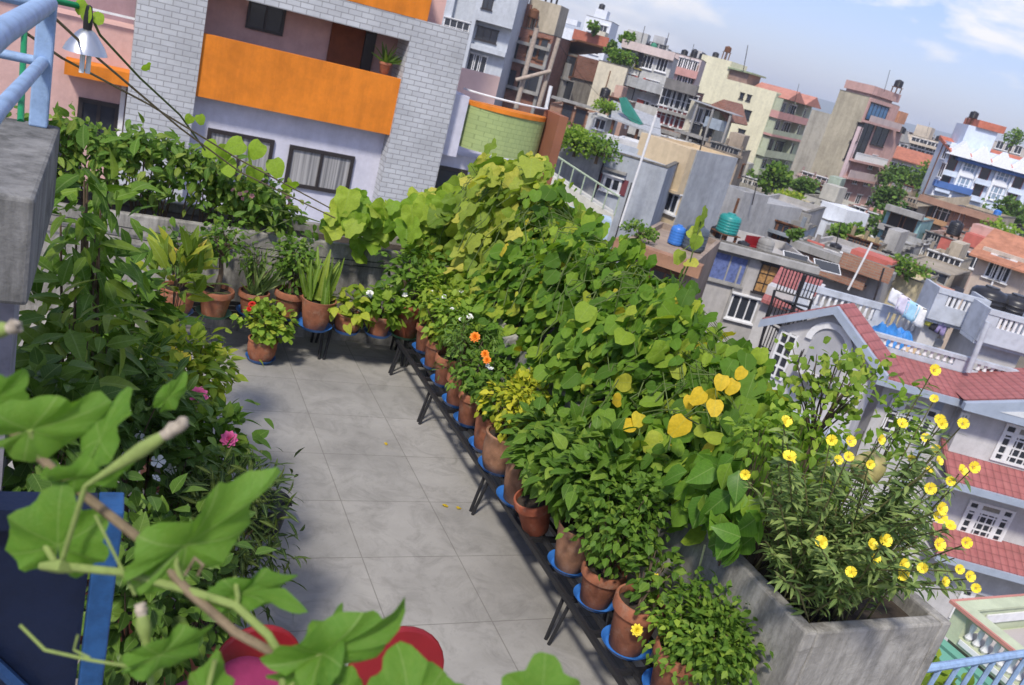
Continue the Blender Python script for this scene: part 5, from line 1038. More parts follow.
b = B('pink brick house with a small terrace under the tower', (886, 216), 100, a=(848, 206), turn=10, L2=6, mat=wear('pink_brick', (.48, .28, .23), 1, .3)); b.w('L', [(858, 214), (872, 220)], 1.3, 1.5); tank('grey barrel on the pink brick house terrace', b.wpt(b.L1*.75, -1.2, -2), .9, 1.3, gr)
pole('thin white pipe leaning by the pink brick house', (853, 232), (849, 218), 90, .1, M_WHT)
# ---------------------------------------------------------------- middle: grey slab house with tall slab, near grey house
b = B('grey house with broad concrete eaves above the flat roof with tanks', (808, 213), 63, a=(756, 198), turn=8, L2=8, mat=st_('grey_eaves_house', (.44, .42, .39), .45), par=.4)
b.part('roof_slab', st_('dark_eave', (.27, .26, .24), .6), [('L', -.4, b.L1+.6, .003, 1.6, b.H-1.0, b.H-.6), ('L', .6, b.L1+.4, .4, .9, b.H-.599, b.H+.0)]); b.w('L', [(773, 219)], 2.6, 1.7, nx=4, pm=M_CURT); b.w('L', [(786, 224)], 1.2, 1.5, fm=gr); zz = b.at('L', (775, 236), 1.4)[1]; b.part('balcony', st_('balcony_stone', (.33, .31, .28), .5), [('L', -.2, b.L1+.4, .003, 1.4, zz-.7, zz-.5), ('L', -.2, b.L1+.4, 1.25, 1.4, zz-.499, zz+.5)]); b.part('end_wall', b.mat, [('L', -.5, .5, .004, 1.2, 0, b.H-1.01)])
b = B('low yellow garden wall house between the trees', (806, 205), 86, a=(770, 190), turn=8, L2=5, mat=st_('yellow_wall', (.5, .44, .3), .4)); tree('yellow green bushes on the garden wall', (788, 199), 84, 1.6, .6, 26, M_YEL, .4, 'roof_plant', 'plants on the town roofs', .8)
gb = st_('blue_grey_wall', (.39, .42, .46), .45, .5)
b = B('blue grey rendered house with one small barred window', (668, 168), 45, a=(556, 138), turn=6, L2=6, mat=gb, par=.3)
b.part('mossy_wall', st_('mossy_wall', (.34, .345, .35), .8, .6), [('L', 0, b.at('L', (604, 160))[0], .002, .25, 0, b.H+.05)]); b.w('L', [(612, 184)], .95, .75, nx=2, fm=M_WHT, fw=.13); b.band('L', (613, 170), .12, .35, gr, b.at('L', (598, 170))[0]+.3, b.at('L', (626, 178))[0]); u = b.at('L', (629, 190))[0]; b.part('drain_pipe', M_DKF, [('L', u, u+.06, .002, .06, 0, b.H-1.2)])
for q, l in (((611, 184), 0),): 
    u, z = b.at('L', q); b.part('red_shutter', wear('wine_shutter', (.15, .04, .05), 3, .2), [('L', u-.85, u-.55, .003, .05, z-.4, z+.4), ('L', u+.55, u+.85, .003, .05, z-.4, z+.4)])
for k, (q, n) in enumerate((((578, 141), 40), ((600, 148), 26), ((563, 135), 20))): tree(('dense green creeper', 'green shrubs', 'light shrub')[k]+' growing along the top of the blue grey house wall'+('', ' at its middle', ' at its left end')[k], q, 44.5, 1.1, .6, n, M_MID if k else M_LIGHT, .22, 'roof_plant', 'plants on the town roofs', .8)
pole('tall white pipe standing before the blue grey house', (620, 226), (656, 115), 42, .06, M_WHT); 
b = B('white balcony house with clutter above the blue grey house', (652, 150), 58, a=(612, 135), turn=6, L2=5, mat=st_('white_balcony', (.62, .62, .62), .35), par=.2); zz = b.at('L', (630, 146), 1)[1]; b.part('balcony', b.mat, [('L', -.2, b.L1, .003, 1.0, zz-.6, zz+.3)]); b.w('L', [(622, 158), (640, 162)], 1.0, 1.2, fm=rd)
tn2 = st_('tan_plain', (.58, .46, .3), .15)
b = B('plain tan house with a blank grey side wall', (697, 150), 49, a=(653, 137), r=(736, 160), turn=38, mat=tn2, par=.2)
b.part('grey_side', st_('blue_grey_side', (.36, .38, .41), .4), [('R', .0, b.L2, .003, .1, 0, b.H-.01)]); u = b.at('L', (668, 140))[0]; b.part('corner_shade_wall', tn2, [('L', u-1.6, b.L1+.001, .003, .5, b.at('L', (672, 190))[1], b.H-.01)]); b.w('L', [(672, 203)], .9, 1.1, nx=2); u, z = b.at('L', (665, 190)); b.band('L', (668, 188), .15, .7, tn2, 0, b.L1)
b = B('low grey block with cluttered flat roof behind the teal tank', (745, 192), 58, a=(722, 184), r=(770, 195), turn=38, mat=st_('low_grey_block', (.38, .38, .38), .4), par=.2)
b.part('grey_wall', b.mat, [('R', b.L2, b.L2+4, -4, .02, 0, b.H-.5)])
gh = st_('warm_grey_house', (.44, .42, .4), .3)
b = B('grey house with two grilled windows and a cluttered flat roof', (712, 239), 47, a=(690, 224), r=(816, 272), turn=75, mat=gh, par=.45)
b.part('roof_lip', st_('lip_grey', (.4, .39, .37), .4), [('R', -.3, b.L2, .003, .5, b.H-.35, b.H), ('L', 0, b.L1+.29, .003, .4, b.H-.35, b.H-.002)]); b.w('R', [(728, 268)], 2.0, 1.6, nx=2, fm=gr, pm=wear('blue_curtain', (.12, .16, .35), 5, .5)); b.w('R', [(774, 281)], 1.9, 1.6, nx=4, ny=3, fm=M_DKF, pm=wear('amber_curtain', (.4, .22, .08), 6, .6), fw=.06); b.w('R', [(742, 308)], 1.5, 1.4, nx=3, fm=M_WHT); b.part('drain_pipe', gr, [('R', b.L2*.32, b.L2*.32+.1, .003, .1, 0, b.H-1)])
rz = b.H-.45
tank('teal water tank on a stand on the grey house roof', b.wpt(b.L1-1.4, 1.0, -.4), .6, 1.1, plain('teal_plastic', (.02, .24, .22), .4), .7)
for i, (v, o, lb, r, h, m) in enumerate(((0.2, 2.6, 'dark barrel left of the teal tank', .35, .8, M_BLK), (1.4, .9, 'short black barrel beside the teal tank', .35, .6, M_BLK), (2.6, 1.0, 'grey metal drum on the grey house roof', .45, 1.1, gr))): tank(lb, b.wpt(b.L1-o, v+.6, -.4), r, h, m, 0, 'roof barrels')
for i in range(3):
    p = b.wpt(b.L1-1.0, 2.1+.35*(i % 2), -.42+.0*i); t = thing('plastic_chair', ('left', 'middle', 'right')[i]+' one of the red plastic chairs on the grey house roof', 'chair', b.wpt(b.L1-.9-.25*i, 2.3+.4*i, -.42), 0, 'chairs on the grey house roof')
    MB().box((-.22, -.22, .4), (.22, .22, .45)).build('seat', M_REDP, t); MB().box((-.22, .18, .451), (.22, .22, .95)).build('backrest', M_REDP, t)
    for sx in (-.19, .19):
        for sy in (-.19, .19): MB().box((sx-.025, sy-.025, 0), (sx+.025, sy+.025, .399)).build('leg', M_REDP, t)
for i in range(2):
    c = b.wpt(b.L1-1.3, 5.2+1.8*i, -.1); t = thing('solar_panel', ('left', 'right')[i]+' tilted solar heater panel on the grey house roof', 'solar panel', c, math.atan2(b.ey.y, b.ey.x), 'solar panels'); M = Matrix.Rotation(rad(28), 4, 'X')
    MB().box((-.75, -.45, -.03), (.75, .45, .02), M).build('frame', M_WHT, t); MB().box((-.7, -.4, .021), (.7, .4, .03), M).build('glass', M_GLASS, t)
tree('green plant trough on the grey house roof', (796, 234), 52, .45, .3, 14, M_DARK, .3, 'roof_plant', 'plants on the town roofs', .5)
b = B('low brown roofed house just beyond the creeper', (697, 262), 34, a=(628, 232), turn=6, L2=7, mat=st_('brown_low_house', (.35, .27, .21), .5), par=.25)
b.part('fascia', wear('brown_fascia', (.33, .18, .11), 2, .35), [('L', -.3, b.L1+.3, .003, .6, b.H-.5, b.H)]); b.w('L', [(662, 285)], 1.2, 1.2, fm=M_RUST)
tank('blue plastic drum on the brown roofed house', b.wpt(b.at('L', (664, 236))[0], 3.5, -.2), .32, .85, M_BLUE, 0, 'roof barrels'); tank('big dark drum on the brown roofed house', b.wpt(b.at('L', (684, 240))[0], 3.6, -.2), .5, 1.1, plain('slate_plastic', (.07, .09, .11), .4), 0, 'roof barrels'); tree('potted roof plants along the brown roof edge', (640, 232), 36, .8, .35, 16, M_MID, .2, 'roof_plant', 'plants on the town roofs', .4)
# sloping white stair beside the creeper
q = [hdist(546, 172, 36), hdist(614, 216, 36)]; t = thing('outdoor_stair', 'sloping white parapet stair with a green rail beyond the creeper', 'stair', (q[0].x, q[0].y, -16)); mb = MB(t.location); dn = Vector((0, 0, -2.2)); mb.prism([q[0], q[1], q[1]+dn, q[0]+dn*1.6], FH*1.4); mb.build('parapet', st_('white_stair', (.62, .6, .52), .3), t)
mb = MB(t.location); up = Vector((0, 0, .8)); mb.tube([q[0]+up, q[1]+up], .04); [mb.tube([q[0].lerp(q[1], k/6), q[0].lerp(q[1], k/6)+up], .03) for k in range(7)]; mb.build('rail', wear('pale_green_rail', (.35, .42, .3), 5, .3), t); q2 = [hdist(545, 205, 34), hdist(612, 222, 34)]; mb = MB(t.location); mb.prism([q2[0], q2[1], q2[1]+dn*2, q2[0]+dn*2], FH*1.2); mb.build('lower_wall', st_('pale_blue_wall', (.4, .5, .6), .3), t)
# sheds and orange brick wall below the ridge houses
b = B('orange brick walled yard house behind the green balcony', (603, 117), 90, a=(552, 100), turn=6, L2=6, mat=M_BRK2, par=.2); b.w('L', [(567, 112), (580, 117)], 1.2, 1.6, fm=M_RUST, nx=1); b.band('L', (575, 103), .25, .6, gr)
b = B('small white house with a square dark window by the green tarpaulins', (613, 120), 86, a=(590, 110), turn=6, L2=5, mat=wh, par=.2); b.w('L', [(600, 124)], 1.1, 1.0, fm=M_WHT); tree('green plants on the small white house roof', (606, 108), 85, 1.3, .6, 20, M_LIGHT, .35, 'roof_plant', 'plants on the town roofs', .6); tank('dark blue tank on the small white house', b.wpt(b.L1*.95, 2, 0), .8, 1.1, plain('blue_black', (.03, .05, .1), .4))
t0 = hdist(640, 128, 82); t = thing('shed', 'tin roofed shed hung with green tarpaulins', 'shed', (t0.x, t0.y, -16)); mb = MB(t.location); a, c, e = hdist(611, 117, 82), hdist(661, 136, 82), Vector((0, 0, -.15)); mb.prism([a, c, c+e, a+e], FH*6+Vector((0, 0, 1.2))); mb.build('tin_roof', tin, t)
mb = MB(t.location); p = [hdist(619, 98, 83), hdist(624, 97, 83), hdist(641, 124, 83), hdist(636, 126, 83), hdist(622, 112, 83)]; mb.prism(p, FH*.4+Vector((.3, 0, 0))); o = mb.build('tarpaulin', wear('green_tarp', (.03, .2, .15), 1, .3, .6), t)
mb = MB(t.location)
for x, y in ((614, 120), (638, 129), (659, 137)): p = hdist(x, y, 82.5); mb.box((p.x-.1, p.y-.1, p.z-6), (p.x+.1, p.y+.1, p.z))
mb.build('post', M_RUST, t); 
# trees
for q, d, rx, rz, n, m, lb in (((776, 178), 100, 1.5, 1.7, 50, M_MID, 'round green tree before the green balconies'), ((804, 186), 105, 1.5, 1.0, 40, M_DARK, 'dark tree right of the green balconies'), ((884, 205), 110, 1.7, 4.0, 60, M_DARK, 'tall dark tree right of the pink tower'), ((903, 180), 130, 3.2, 1.6, 70, M_DARK, 'broad tree below the terracotta roofed long house'), ((924, 185), 128, 2.6, 3.2, 40, M_MID, 'round tree beside the blue white house corner'), ((890, 226), 88, 2.0, 2.4, 36, M_DARK, 'dark bush at the foot of the pink brick house'), ((848, 236), 74, 1.2, 1.0, 20, M_MID, 'small bush on a flat roof beside the white block'), ((740, 174), 110, 1.4, .7, 30, M_MID, 'low bushes at the foot of the cream block')): tree(lb, q, d, rx, rz, n, m, .6)
# ---------------------------------------------------------------- more houses packed between the others
def fill(label, c, d, a, col, turn=8, r=None, rows=(), par=.4, L2=6, balc=(), tankat=None, room=None, stain=.5, fm=None, roof=None, slabcol=None):
    b = B(label, c, d, a=a, r=r, turn=turn, L2=L2, mat=st_('fill_%03d' % int(sum(col)*997 % 1000), col, stain, .5), par=par)
    sl = st_('slab_%02d' % int(sum(col)*97 % 100), slabcol or dk(col, .65), .6)
    b.part('roof_slab', sl, [('L', -.3, b.L1+.3, .003, .55, b.H-par-.2, b.H-par)])
    for q in balc:
        z = b.at('L', q, .9)[1]; b.part('balcony_slab', sl, [('L', -.1, b.L1+.2, .003, .9, z, z+.2)])
        b.part('balcony_railing', b.mat, [('L', -.1, b.L1+.2, .82, .88, z+.95, z+1.05)]+[('L', u, u+.06, .83, .87, z+.2, z+.949) for u in np.arange(0, b.L1+.1, .35)])
    for q0, q1, n, w, h in rows: b.row('L', q0, q1, n, w, h, nx=2, fm=fm or random.choice([M_WHT, M_WHT, M_RUST, gr]), pm=random.choice([M_GLASS, M_GLASS, M_CURT]))
    if room: b.roofbox(b.L1*room[0], b.L1*room[1], 1, 4.5, room[2], b.mat)
    for k in range(3):
        z = b.H-2.0-3.0*k
        if b.L2 > 3: b.win('R', b.L2*random.uniform(.3, .7), z, 1.2, 1.3, 2, 1, random.choice((M_WHT, M_RUST)), M_GLASS)
    for u in (0.15, b.L1*.5, b.L1-.3): b.part('roof_column', sl, [('L', u, u+.25, -.45, -.2, b.H-par, b.H+random.uniform(.3, 1.0))])
    return b
fill('tall cream house squeezed behind the mossy flanked brick house', (612, 47), 140, (586, 40), (.58, .53, .42), rows=[((592, 52), (606, 56), 3, 1.2, 1.5)], room=(.2, .6, 1.8))
fill('small salmon house left of the green tarpaulins', (628, 103), 95, (609, 96), (.5, .33, .26), rows=[((613, 104), (623, 107), 2, 1.1, 1.3)], room=(.1, .5, 1.4))
fill('grey house with a rail balcony under the dark red brick house', (690, 146), 84, (655, 135), (.46, .45, .42), rows=[((660, 143), (680, 149), 3, 1.1, 1.4)])
fill('weathered brown house below the small pale yellow house', (742, 152), 90, (706, 141), (.36, .29, .22), rows=[((715, 150), (732, 155), 3, 1.2, 1.4)], room=(.5, .9, 1.5))
fill('pale house with two rail balconies at the foot of the cream block', (766, 186), 106, (728, 172), (.5, .47, .4), rows=[((738, 181), (756, 186), 3, 1.3, 1.5)], balc=[(746, 188)], room=(.1, .4, 1.8))
fill('dusty rose house between the cream block and the tan tower', (826, 180), 116, (800, 171), (.48, .34, .3), rows=[((806, 179), (820, 183), 2, 1.4, 1.6)], balc=[(812, 186)])
fill('small mint green house below the tan tower', (838, 193), 108, (815, 184), (.38, .45, .36), rows=[((820, 192), (832, 196), 2, 1.3, 1.4)], room=(.4, .9, 1.6))
fill('ochre house between the tower and the long tiled roof house', (912, 190), 122, (890, 180), (.5, .4, .24), rows=[((895, 188), (906, 192), 2, 1.4, 1.6)])
fill('tall pale peach house far behind the cream balcony house', (934, 138), 260, (915, 130), (.58, .48, .4), rows=[((919, 137), (930, 140), 3, 1.8, 2)], room=(.2, .7, 2.5))
fill('white far house between the tower and the arched balcony house', (915, 134), 300, (902, 129), (.62, .6, .57), rows=[((904, 134), (911, 136), 2, 1.8, 2)])
fill('tan house with a rail balcony left of the tan and brick house', (932, 205), 108, (906, 196), (.46, .37, .28), rows=[((911, 204), (926, 209), 3, 1.1, 1.5)], balc=[(918, 209)])
fill('grey white house right below the tan and brick house', (1012, 246), 92, (966, 232), (.5, .48, .44), rows=[((974, 241), (1000, 249), 4, 1.1, 1.4)], room=(.6, .9, 1.5))
fill('brick red house behind the terracotta terrace', (974, 236), 94, (944, 226), (.4, .2, .15), rows=[((950, 234), (968, 240), 3, 1.1, 1.3)], balc=[(958, 243)])
fill('bare cement house with a roof room above the yellow wall house', (910, 262), 68, (874, 249), (.4, .39, .37), rows=[((881, 258), (902, 265), 3, 1.0, 1.3)], room=(.1, .45, 1.8))
fill('pinkish house with rust framed windows above the shuttered house', (876, 248), 66, (846, 238), (.48, .36, .3), rows=[((852, 245), (870, 251), 3, 1.0, 1.2)], fm=M_RUST)
fill('low cement house with columns left of the shuttered house', (816, 250), 57, (792, 241), (.4, .38, .35), rows=[((797, 249), (810, 253), 2, 1.1, 1.2)])
fill('pale blue low house behind the flat roof with solar panels', (802, 232), 60, (762, 218), (.4, .45, .5), rows=[((770, 228), (794, 236), 3, 1.0, 1.2)])
fill('mustard house beyond the shuttered house by the white pipe', (900, 232), 96, (868, 222), (.5, .41, .22), rows=[((874, 230), (893, 236), 3, 1.2, 1.4)], room=(.3, .7, 1.6))
fill('coral house at the right edge under the whitewashed wall', (1034, 238), 112, (1002, 228), (.52, .3, .24), rows=[((1006, 234), (1022, 239), 3, 1.1, 1.4)], balc=[(1014, 242)])
fill('sand coloured house in front of the red shed roof', (960, 262), 74, (926, 250), (.5, .43, .33), rows=[((932, 259), (953, 266), 3, 1.0, 1.3)], room=(.5, .85, 1.3))
fill('white ridge house right of the pink banded house', (706, 62), 170, (688, 56), (.62, .6, .58), rows=[((692, 64), (702, 67), 2, 1.4, 1.6)], room=(.2, .6, 1.6))
fill('pale grey ridge house far behind the apartments', (668, 49), 190, (640, 40), (.55, .55, .55), rows=[((646, 45), (662, 50), 3, 1.6, 1.8)], room=(.4, .8, 2))
# roof aerials
for i, (q0, q1, d, lb) in enumerate((((640, 46), (645, 26), 109, 'thin aerial over the grey white apartments'), ((664, 52), (669, 33), 109, 'second thin aerial at the right end of the grey white apartments'), ((690, 62), (694, 44), 128, 'thin aerial on the pink banded house'), ((884, 92), (890, 70), 127, 'thin aerial beside the tank on the pink tower'), ((926, 136), (930, 122), 215, 'thin aerial on the far arched cream house'), ((795, 102), (799, 84), 146, 'thin aerial on the cream block balconies'), ((960, 232), (965, 214), 82, 'thin aerial over the terracotta terrace'), ((700, 150), (706, 126), 49, 'thin aerial on the plain tan house'), ((752, 205), (757, 183), 58, 'thin aerial behind the teal tank'), ((836, 245), (841, 222), 55, 'thin aerial on the shuttered house'))): pole(lb, q0, q1, d, .035, M_DKF, name='aerial', cat='aerial')
# sagging wires across the town
def wire(label, q0, q1, d0, d1, sag=1.0):
    a, b = hdist(*q0, d0), hdist(*q1, d1); tag(MB(a).tube([a.lerp(b, k/10)-Vector((0, 0, sag*4*(k/10)*(1-k/10))) for k in range(11)], .009, 5).build('wire', M_IRON), label, 'wire', 'wires across the town').location = a
wire('thin sagging wire from the timber poles to the plain tan house', (558, 42), (706, 128), 45, 49, 1.5); wire('thin wire from the leaning white pole to the right edge', (872, 244), (1030, 262), 50, 60, 1.4)
# ---------------------------------------------------------------- grey house with red tiled skirts (near right)
def h2():
    HD = 31.0; ex = RT0.copy(); fl = lambda q, hd=HD: hdist(q[0], q[1], hd)
    M_W = st_('pale_grey_wall', (.56, .55, .55), .25, .5); M_BG = wear('blue_grey_trim', (.33, .38, .46), 2, .15, .5); M_BG2 = wear('pale_blue_parapet', (.46, .49, .54), 2, .3, .6)
    tt = NT('red_pantile'); v = tt.coord(); sx = tt.n('ShaderNodeSeparateXYZ'); tt.l(v, sx.inputs[0])
    wv = tt.math('ABSOLUTE', tt.math('SINE', tt.math('MULTIPLY', sx.outputs[0], 11))); rw = tt.math('FRACT', tt.math('MULTIPLY', sx.outputs[1], 3.2))
    c = tt.mix(tt.noise(v, 2.5, 4), (.26, .075, .075), (.42, .16, .15)); c = tt.mix(tt.math('MULTIPLY', tt.math('LESS_THAN', rw, .12), .5), c, (.13, .04, .04)); c = tt.mix(tt.math('MULTIPLY', tt.math('LESS_THAN', wv, .25), .5), c, (.15, .05, .05))
    c = tt.mix(tt.ramp(tt.noise(v, .9, 6, .75), [(.45, (0, 0, 0)), (.75, (.55, .55, .55))]), c, (.17, .07, .06))
    tt.bsdf(c, .6, tt.math('ADD', wv, tt.math('MULTIPLY', rw, .5)), .8, .05); M_T = tt.m
    x = lambda q, hd=HD: (fl(q, hd)).dot(ex)
    O = FH*HD+ex*(x((1024, 417))+9); O.z = -4.85
    b = B('big pale grey house with red tiled roof skirts and white grilled windows', None, 0, wall=False, frame=(O, ex, x((1024, 417))+9-x((862, 440)), 12.0), base=-16, mat=M_W)
    t = b.t; X0 = -b.L1; Z = lambda w: w+16
    L = lambda q, out=0: b.at('L', q, out)
    # body, skirts
    MB().box((X0, 0, 0), (0, 5.2, Z(-5.25))).build('wall', M_W, t)
    def skirt(nm, x0, x1, y0, z0, y1, z1): MB().prism([(x0, y0, z0), (x0, y1, z1), (x0, y1, z1-.12), (x0, y0, z0-.12)], (x1-x0, 0, 0)).build(nm, M_T, t)
    xs0 = L((874, 382))[0]-b.L1
    for k, (z0, z1, xa) in enumerate(((-4.78, -4.4, xs0-.6), (-7.5, -6.6, L((925, 470))[0]-b.L1), (-10.35, -9.45, L((905, 560))[0]-b.L1))):
        y0, y1 = (-.85, 1.35) if k == 0 else (-1.75, -.1)
        skirt('roof_skirt', xa, .5, y0, Z(z0), y1, Z(z1)); MB().box((xa, y0-.1, Z(z0)-.3), (.5, y0-.002, Z(z0)-.04)).build('gutter', M_BG, t)
        MB().box((xa, y0+.01, Z(z0)-.3), (.5, -.003, Z(z0)-.2)).build('soffit', M_W, t)
    # right projecting bay (from x of pixel 962) and its little gable
    xb = L((962, 400))[0]-b.L1
    MB().box((xb, -.6, 0), (-.2, -.004, Z(-5.2))).build('bay_wall', M_W, t)
    g = [(xb-.6, -1.5, Z(-4.75)), (xb+4.2, -1.5, Z(-3.2)), (xb+9, -1.5, Z(-4.75))]; MB().prism([g[0], g[1], g[2], (xb+9, -1.5, Z(-5.0)), (xb-.6, -1.5, Z(-5.0))], (0, .25, 0)).build('bargeboard', M_BG, t)
    MB().prism([(xb+.6, -1.52, Z(-4.72)), (xb+4.2, -1.52, Z(-3.65)), (xb+7.8, -1.52, Z(-4.72))], (0, .015, 0)).build('gable_boarding', wear('pale_boarding', (.6, .62, .63), 4, .15), t)
    MB().prism([(xb-.6, -1.24, Z(-4.7)), (xb+4.2, -1.24, Z(-3.15)), (xb+9, -1.24, Z(-4.7))], (0, 3, 0)).build('gable_roof', M_T, t)
    # parapet with balusters on the roof terrace
    def balus(y, x0, x1, z, h, n, mt=M_BG2):
        mb = MB(); mb.box((x0, y, Z(z)), (x1, y+.18, Z(z)+h*.28)); mb.box((x0, y-.04, Z(z)+h*.78), (x1, y+.22, Z(z)+h)); k = x0
        while k < x1: mb.box((k, y+.001, Z(z)+h*.28+.001), (min(x1, k+.55), y+.179, Z(z)+h*.78-.001)); k += 3.3
        mb.build('parapet', mt, t); k = x0+.62; o0 = None
        while k < min(x1, .3):
            if ((k-x0) % 3.3) > .6:
                if o0 is None: o0 = MB().lathe([(.04, 0), (.085, h*.12), (.05, h*.3), (.075, h*.45), (.04, h*.5)], 8).build('baluster', M_WHT, t, True); q_ = o0
                else: q_ = dup(o0, t)
                q_.location = (k, y+.09, Z(z)+h*.28)
            k += .26
    xt = L((872, 372))[0]-b.L1; balus(1.4, xt, .3, -4.4, .62, 0)
    yb = 5.0; xb0 = x((800, 285), HD+yb)-O.dot(ex); xb1 = x((948, 332), HD+yb)-O.dot(ex); balus(yb, xb0, xb1, -4.45, 1.12, 0)
    MB().box((xb0, 1.36, Z(-5.2)), (.3, 5.3, Z(-4.6))).build('roof_terrace', gr, t)
    # water tank decks
    for (qa, qb, hd, lab) in (((936, 297), (984, 318), HD+4.0, 'a'), ((985, 322), (1040, 338), HD+2.2, 'b')):
        pa, pb = fl(qa, hd), fl(qb, hd); xa, xc = pa.dot(ex)-O.dot(ex), pb.dot(ex)-O.dot(ex); z = (pa.z+pb.z)/2; y = hd-HD
        mb = MB(); mb.box((xa, y, Z(z)-.75), (xc, y+.15, Z(z)-.1)); mb.box((xa, y-.03, Z(z)+.35), (xc, y+.18, Z(z)+.55)); mb.box((xa, y+.001, Z(z)-.099), (xa+.45, y+.149, Z(z)+.349)); mb.box((xc-.45, y+.001, Z(z)-.099), (xc, y+.149, Z(z)+.349)); mb.box((xa+.001, y+.16, Z(z)-.9), (xc-.001, y+1.5, Z(z)-.76)); mb.box((xa, y+.181, Z(z)-.75), (xa+.15, y+1.5, Z(z)+.55)); mb.box((xc-.15, y+.181, Z(z)-.75), (xc, y+1.5, Z(z)+.55)); mb.build('tank_deck', M_BG2, t)
        k = xa+.5; o0 = None
        while k < xc-.5:
            if o0 is None: o0 = MB().box((0, .03, -.098), (.1, .12, .348)).build('baluster', M_WHT, t); q_ = o0
            else: q_ = dup(o0, t)
            q_.location = (k, y, Z(z)); k += .2
        MB().box((xa+(.9 if lab == 'a' else .4), y+.5, Z(-4.599)), (xc-.1 if lab == 'b' else xc-1.9, y+2.9, Z(z)-.9-.002)).build('stair_room', M_W, t)
    for i, (q, lab) in enumerate((((982, 312), 'left'), ((1008, 320), 'right'))):
        p = fl(q, HD+6.5); tank(lab+' one of the pair of big black water tanks on the pale grey house', p-Vector((0, 0, .2)), .75, 1.35)
    # windows: white frame with small panes, dark glass
    def WW(q, w, h, o):
        u, z = L(q, o); m = MB(); fw = .1
        W = b.win('L', u, z, w, h, 1, 1, M_WHT, M_GLASS, .1, o, sill=False)
        bs = []
        D0, D1 = o+.021, o+.065
        for k in (-.24, .24): bs.append(('L', u+k*w-.09, u+k*w+.09, D0, D1, z-h/2+.1, z+h/2-.1))
        bs.append(('L', u-w/2+.1, u+w/2-.1, D0, D1+.003, z+h*.25-.07, z+h*.25+.07))
        for k in np.arange(-.43, .44, .0717*2): bs.append(('L', u+k*w-.02, u+k*w+.02, D0, D1-.01, z-h/2+.1, z+h*.25-.07)); 
        for k in (-.29, -.08, .13): bs.append(('L', u-w/2+.1, u+w/2-.1, D0, D1-.012, z+k*h-.03, z+k*h+.03))
        mb = MB(); [b.bx(mb, *q_) for q_ in bs]; mb.build('glazing_bars', M_WHT, W)
        mb = MB(); b.bx(mb, 'L', u-w*.2, u+w*.2, D0, D0+.02, z+h*.29, z+h*.44); mb.build('transom_panel', wear('tan_panel', (.3, .27, .22), 4, .3), W)
    WW((985, 521), 1.75, 1.4, .6); WW((1022, 447), 1.8, 1.5, .6); WW((908, 422), 1.8, 1.5, 0); WW((978, 608), 1.8, 1.4, .6); WW((926, 470), .6, .5, 0) if False else None
    b.w('L', [(964, 416)], .32, .3, nx=2, o=.6, sill=False); b.part('drain_pipe', M_W, [('L', L((950, 420))[0], L((950, 420))[0]+.12, .003, .13, 0, Z(-5.2))])
    MB().box((xs0+2.4, -.006, 0), (xs0+2.7, -.002, Z(-5.3))).build('downpipe', M_BG, t)
    # gabled wing to the left, nearer
    n_before = set(t.children); hg = HD-2.2; gx = lambda q: fl(q, hg).dot(ex)-O.dot(ex); gz = lambda q: fl(q, hg).z
    xl, xr, xa_ = gx((786, 322)), gx((872, 372)), gx((838, 306)); za_ = gz((838, 306)); ze = za_-1.3; xl = xa_-2.05; xr = 2*xa_-xl; y = hg-HD
    MB().prism([(xl+.3, y+.3, 0), (xr-.3, y+.3, 0), (xr-.3, y+.3, Z(ze)-.2), (xa_, y+.3, Z(za_)-.25), (xl+.3, y+.3, Z(ze)-.2)], (0, .8, 0)).build('gable_wing', M_W, t)
    for sx, x0 in ((-1, xl), (1, xr)):
        MB().prism([(x0+sx*.3, y-.1, Z(ze)-.15), (xa_, y-.1, Z(za_)), (xa_, y-.1, Z(za_)-.3), (x0+sx*.3, y-.1, Z(ze)-.45)], (0, .2, 0)).build('bargeboard', M_BG, t)
        MB().prism([(x0+sx*.35, y+.11, Z(ze)-.12), (xa_, y+.11, Z(za_)+.06), (xa_, y+.11, Z(za_)-.06), (x0+sx*.35, y+.11, Z(ze)-.24)], (0, 1.15, 0)).build('gable_roof', M_T, t)
    # arched niche balcony on the gable, tall window, ledge
    r = .62; cx = xa_+.1; zn = ze-1.25
    MB().prism([(cx+r*math.cos(a), y+.28, Z(zn)+1.1+r*math.sin(a)) for a in np.linspace(0, math.pi, 14)]+[(cx-r, y+.28, Z(zn)), (cx+r, y+.28, Z(zn))], (0, .015, 0)).build('niche', wear('shadow_grey', (.36, .36, .38), 2, .1), t)  # flat plate, not hollow; the recess shade is put into its grey
    MB().prism([(cx+(r+.22*s)*math.cos(a), y+.2, Z(zn)+1.1+(r+.22*s)*math.sin(a)) for s, A in ((1, np.linspace(0, math.pi, 14)), (0, np.linspace(math.pi, 0, 14))) for a in A], (0, .095, 0)).build('arch', M_WHT, t)
    MB().lathe([(.1, -.5), (.5, -.2), (.75, 0), (.78, .12), (.1, .12)], 18, (cx, y+.2, Z(zn)-.05)).build('niche_balcony', M_W, t, True); mb = MB()
    for a in np.linspace(math.pi, 2*math.pi, 10): mb.tube([(cx+.72*math.cos(a), y+.2+.72*math.sin(a), Z(zn)+.07), (cx+.72*math.cos(a), y+.2+.72*math.sin(a), Z(zn)+.7)], .02, 5)
    mb.build('niche_railing', M_DKF, t)
    wx, wz = xl+.75, ze-.95; W = MB(); wb = [(wx-.32, wx-.25), (wx-.03, wx+.03), (wx+.25, wx+.32)]
    for a, c in wb: W.box((a, y+.22, Z(wz)-1.0), (c, y+.298, Z(wz)+.7))
    for k in range(5): W.box((wx-.32, y+.23, Z(wz)-1.0+.4*k), (wx+.32, y+.297, Z(wz)-.93+.4*k))
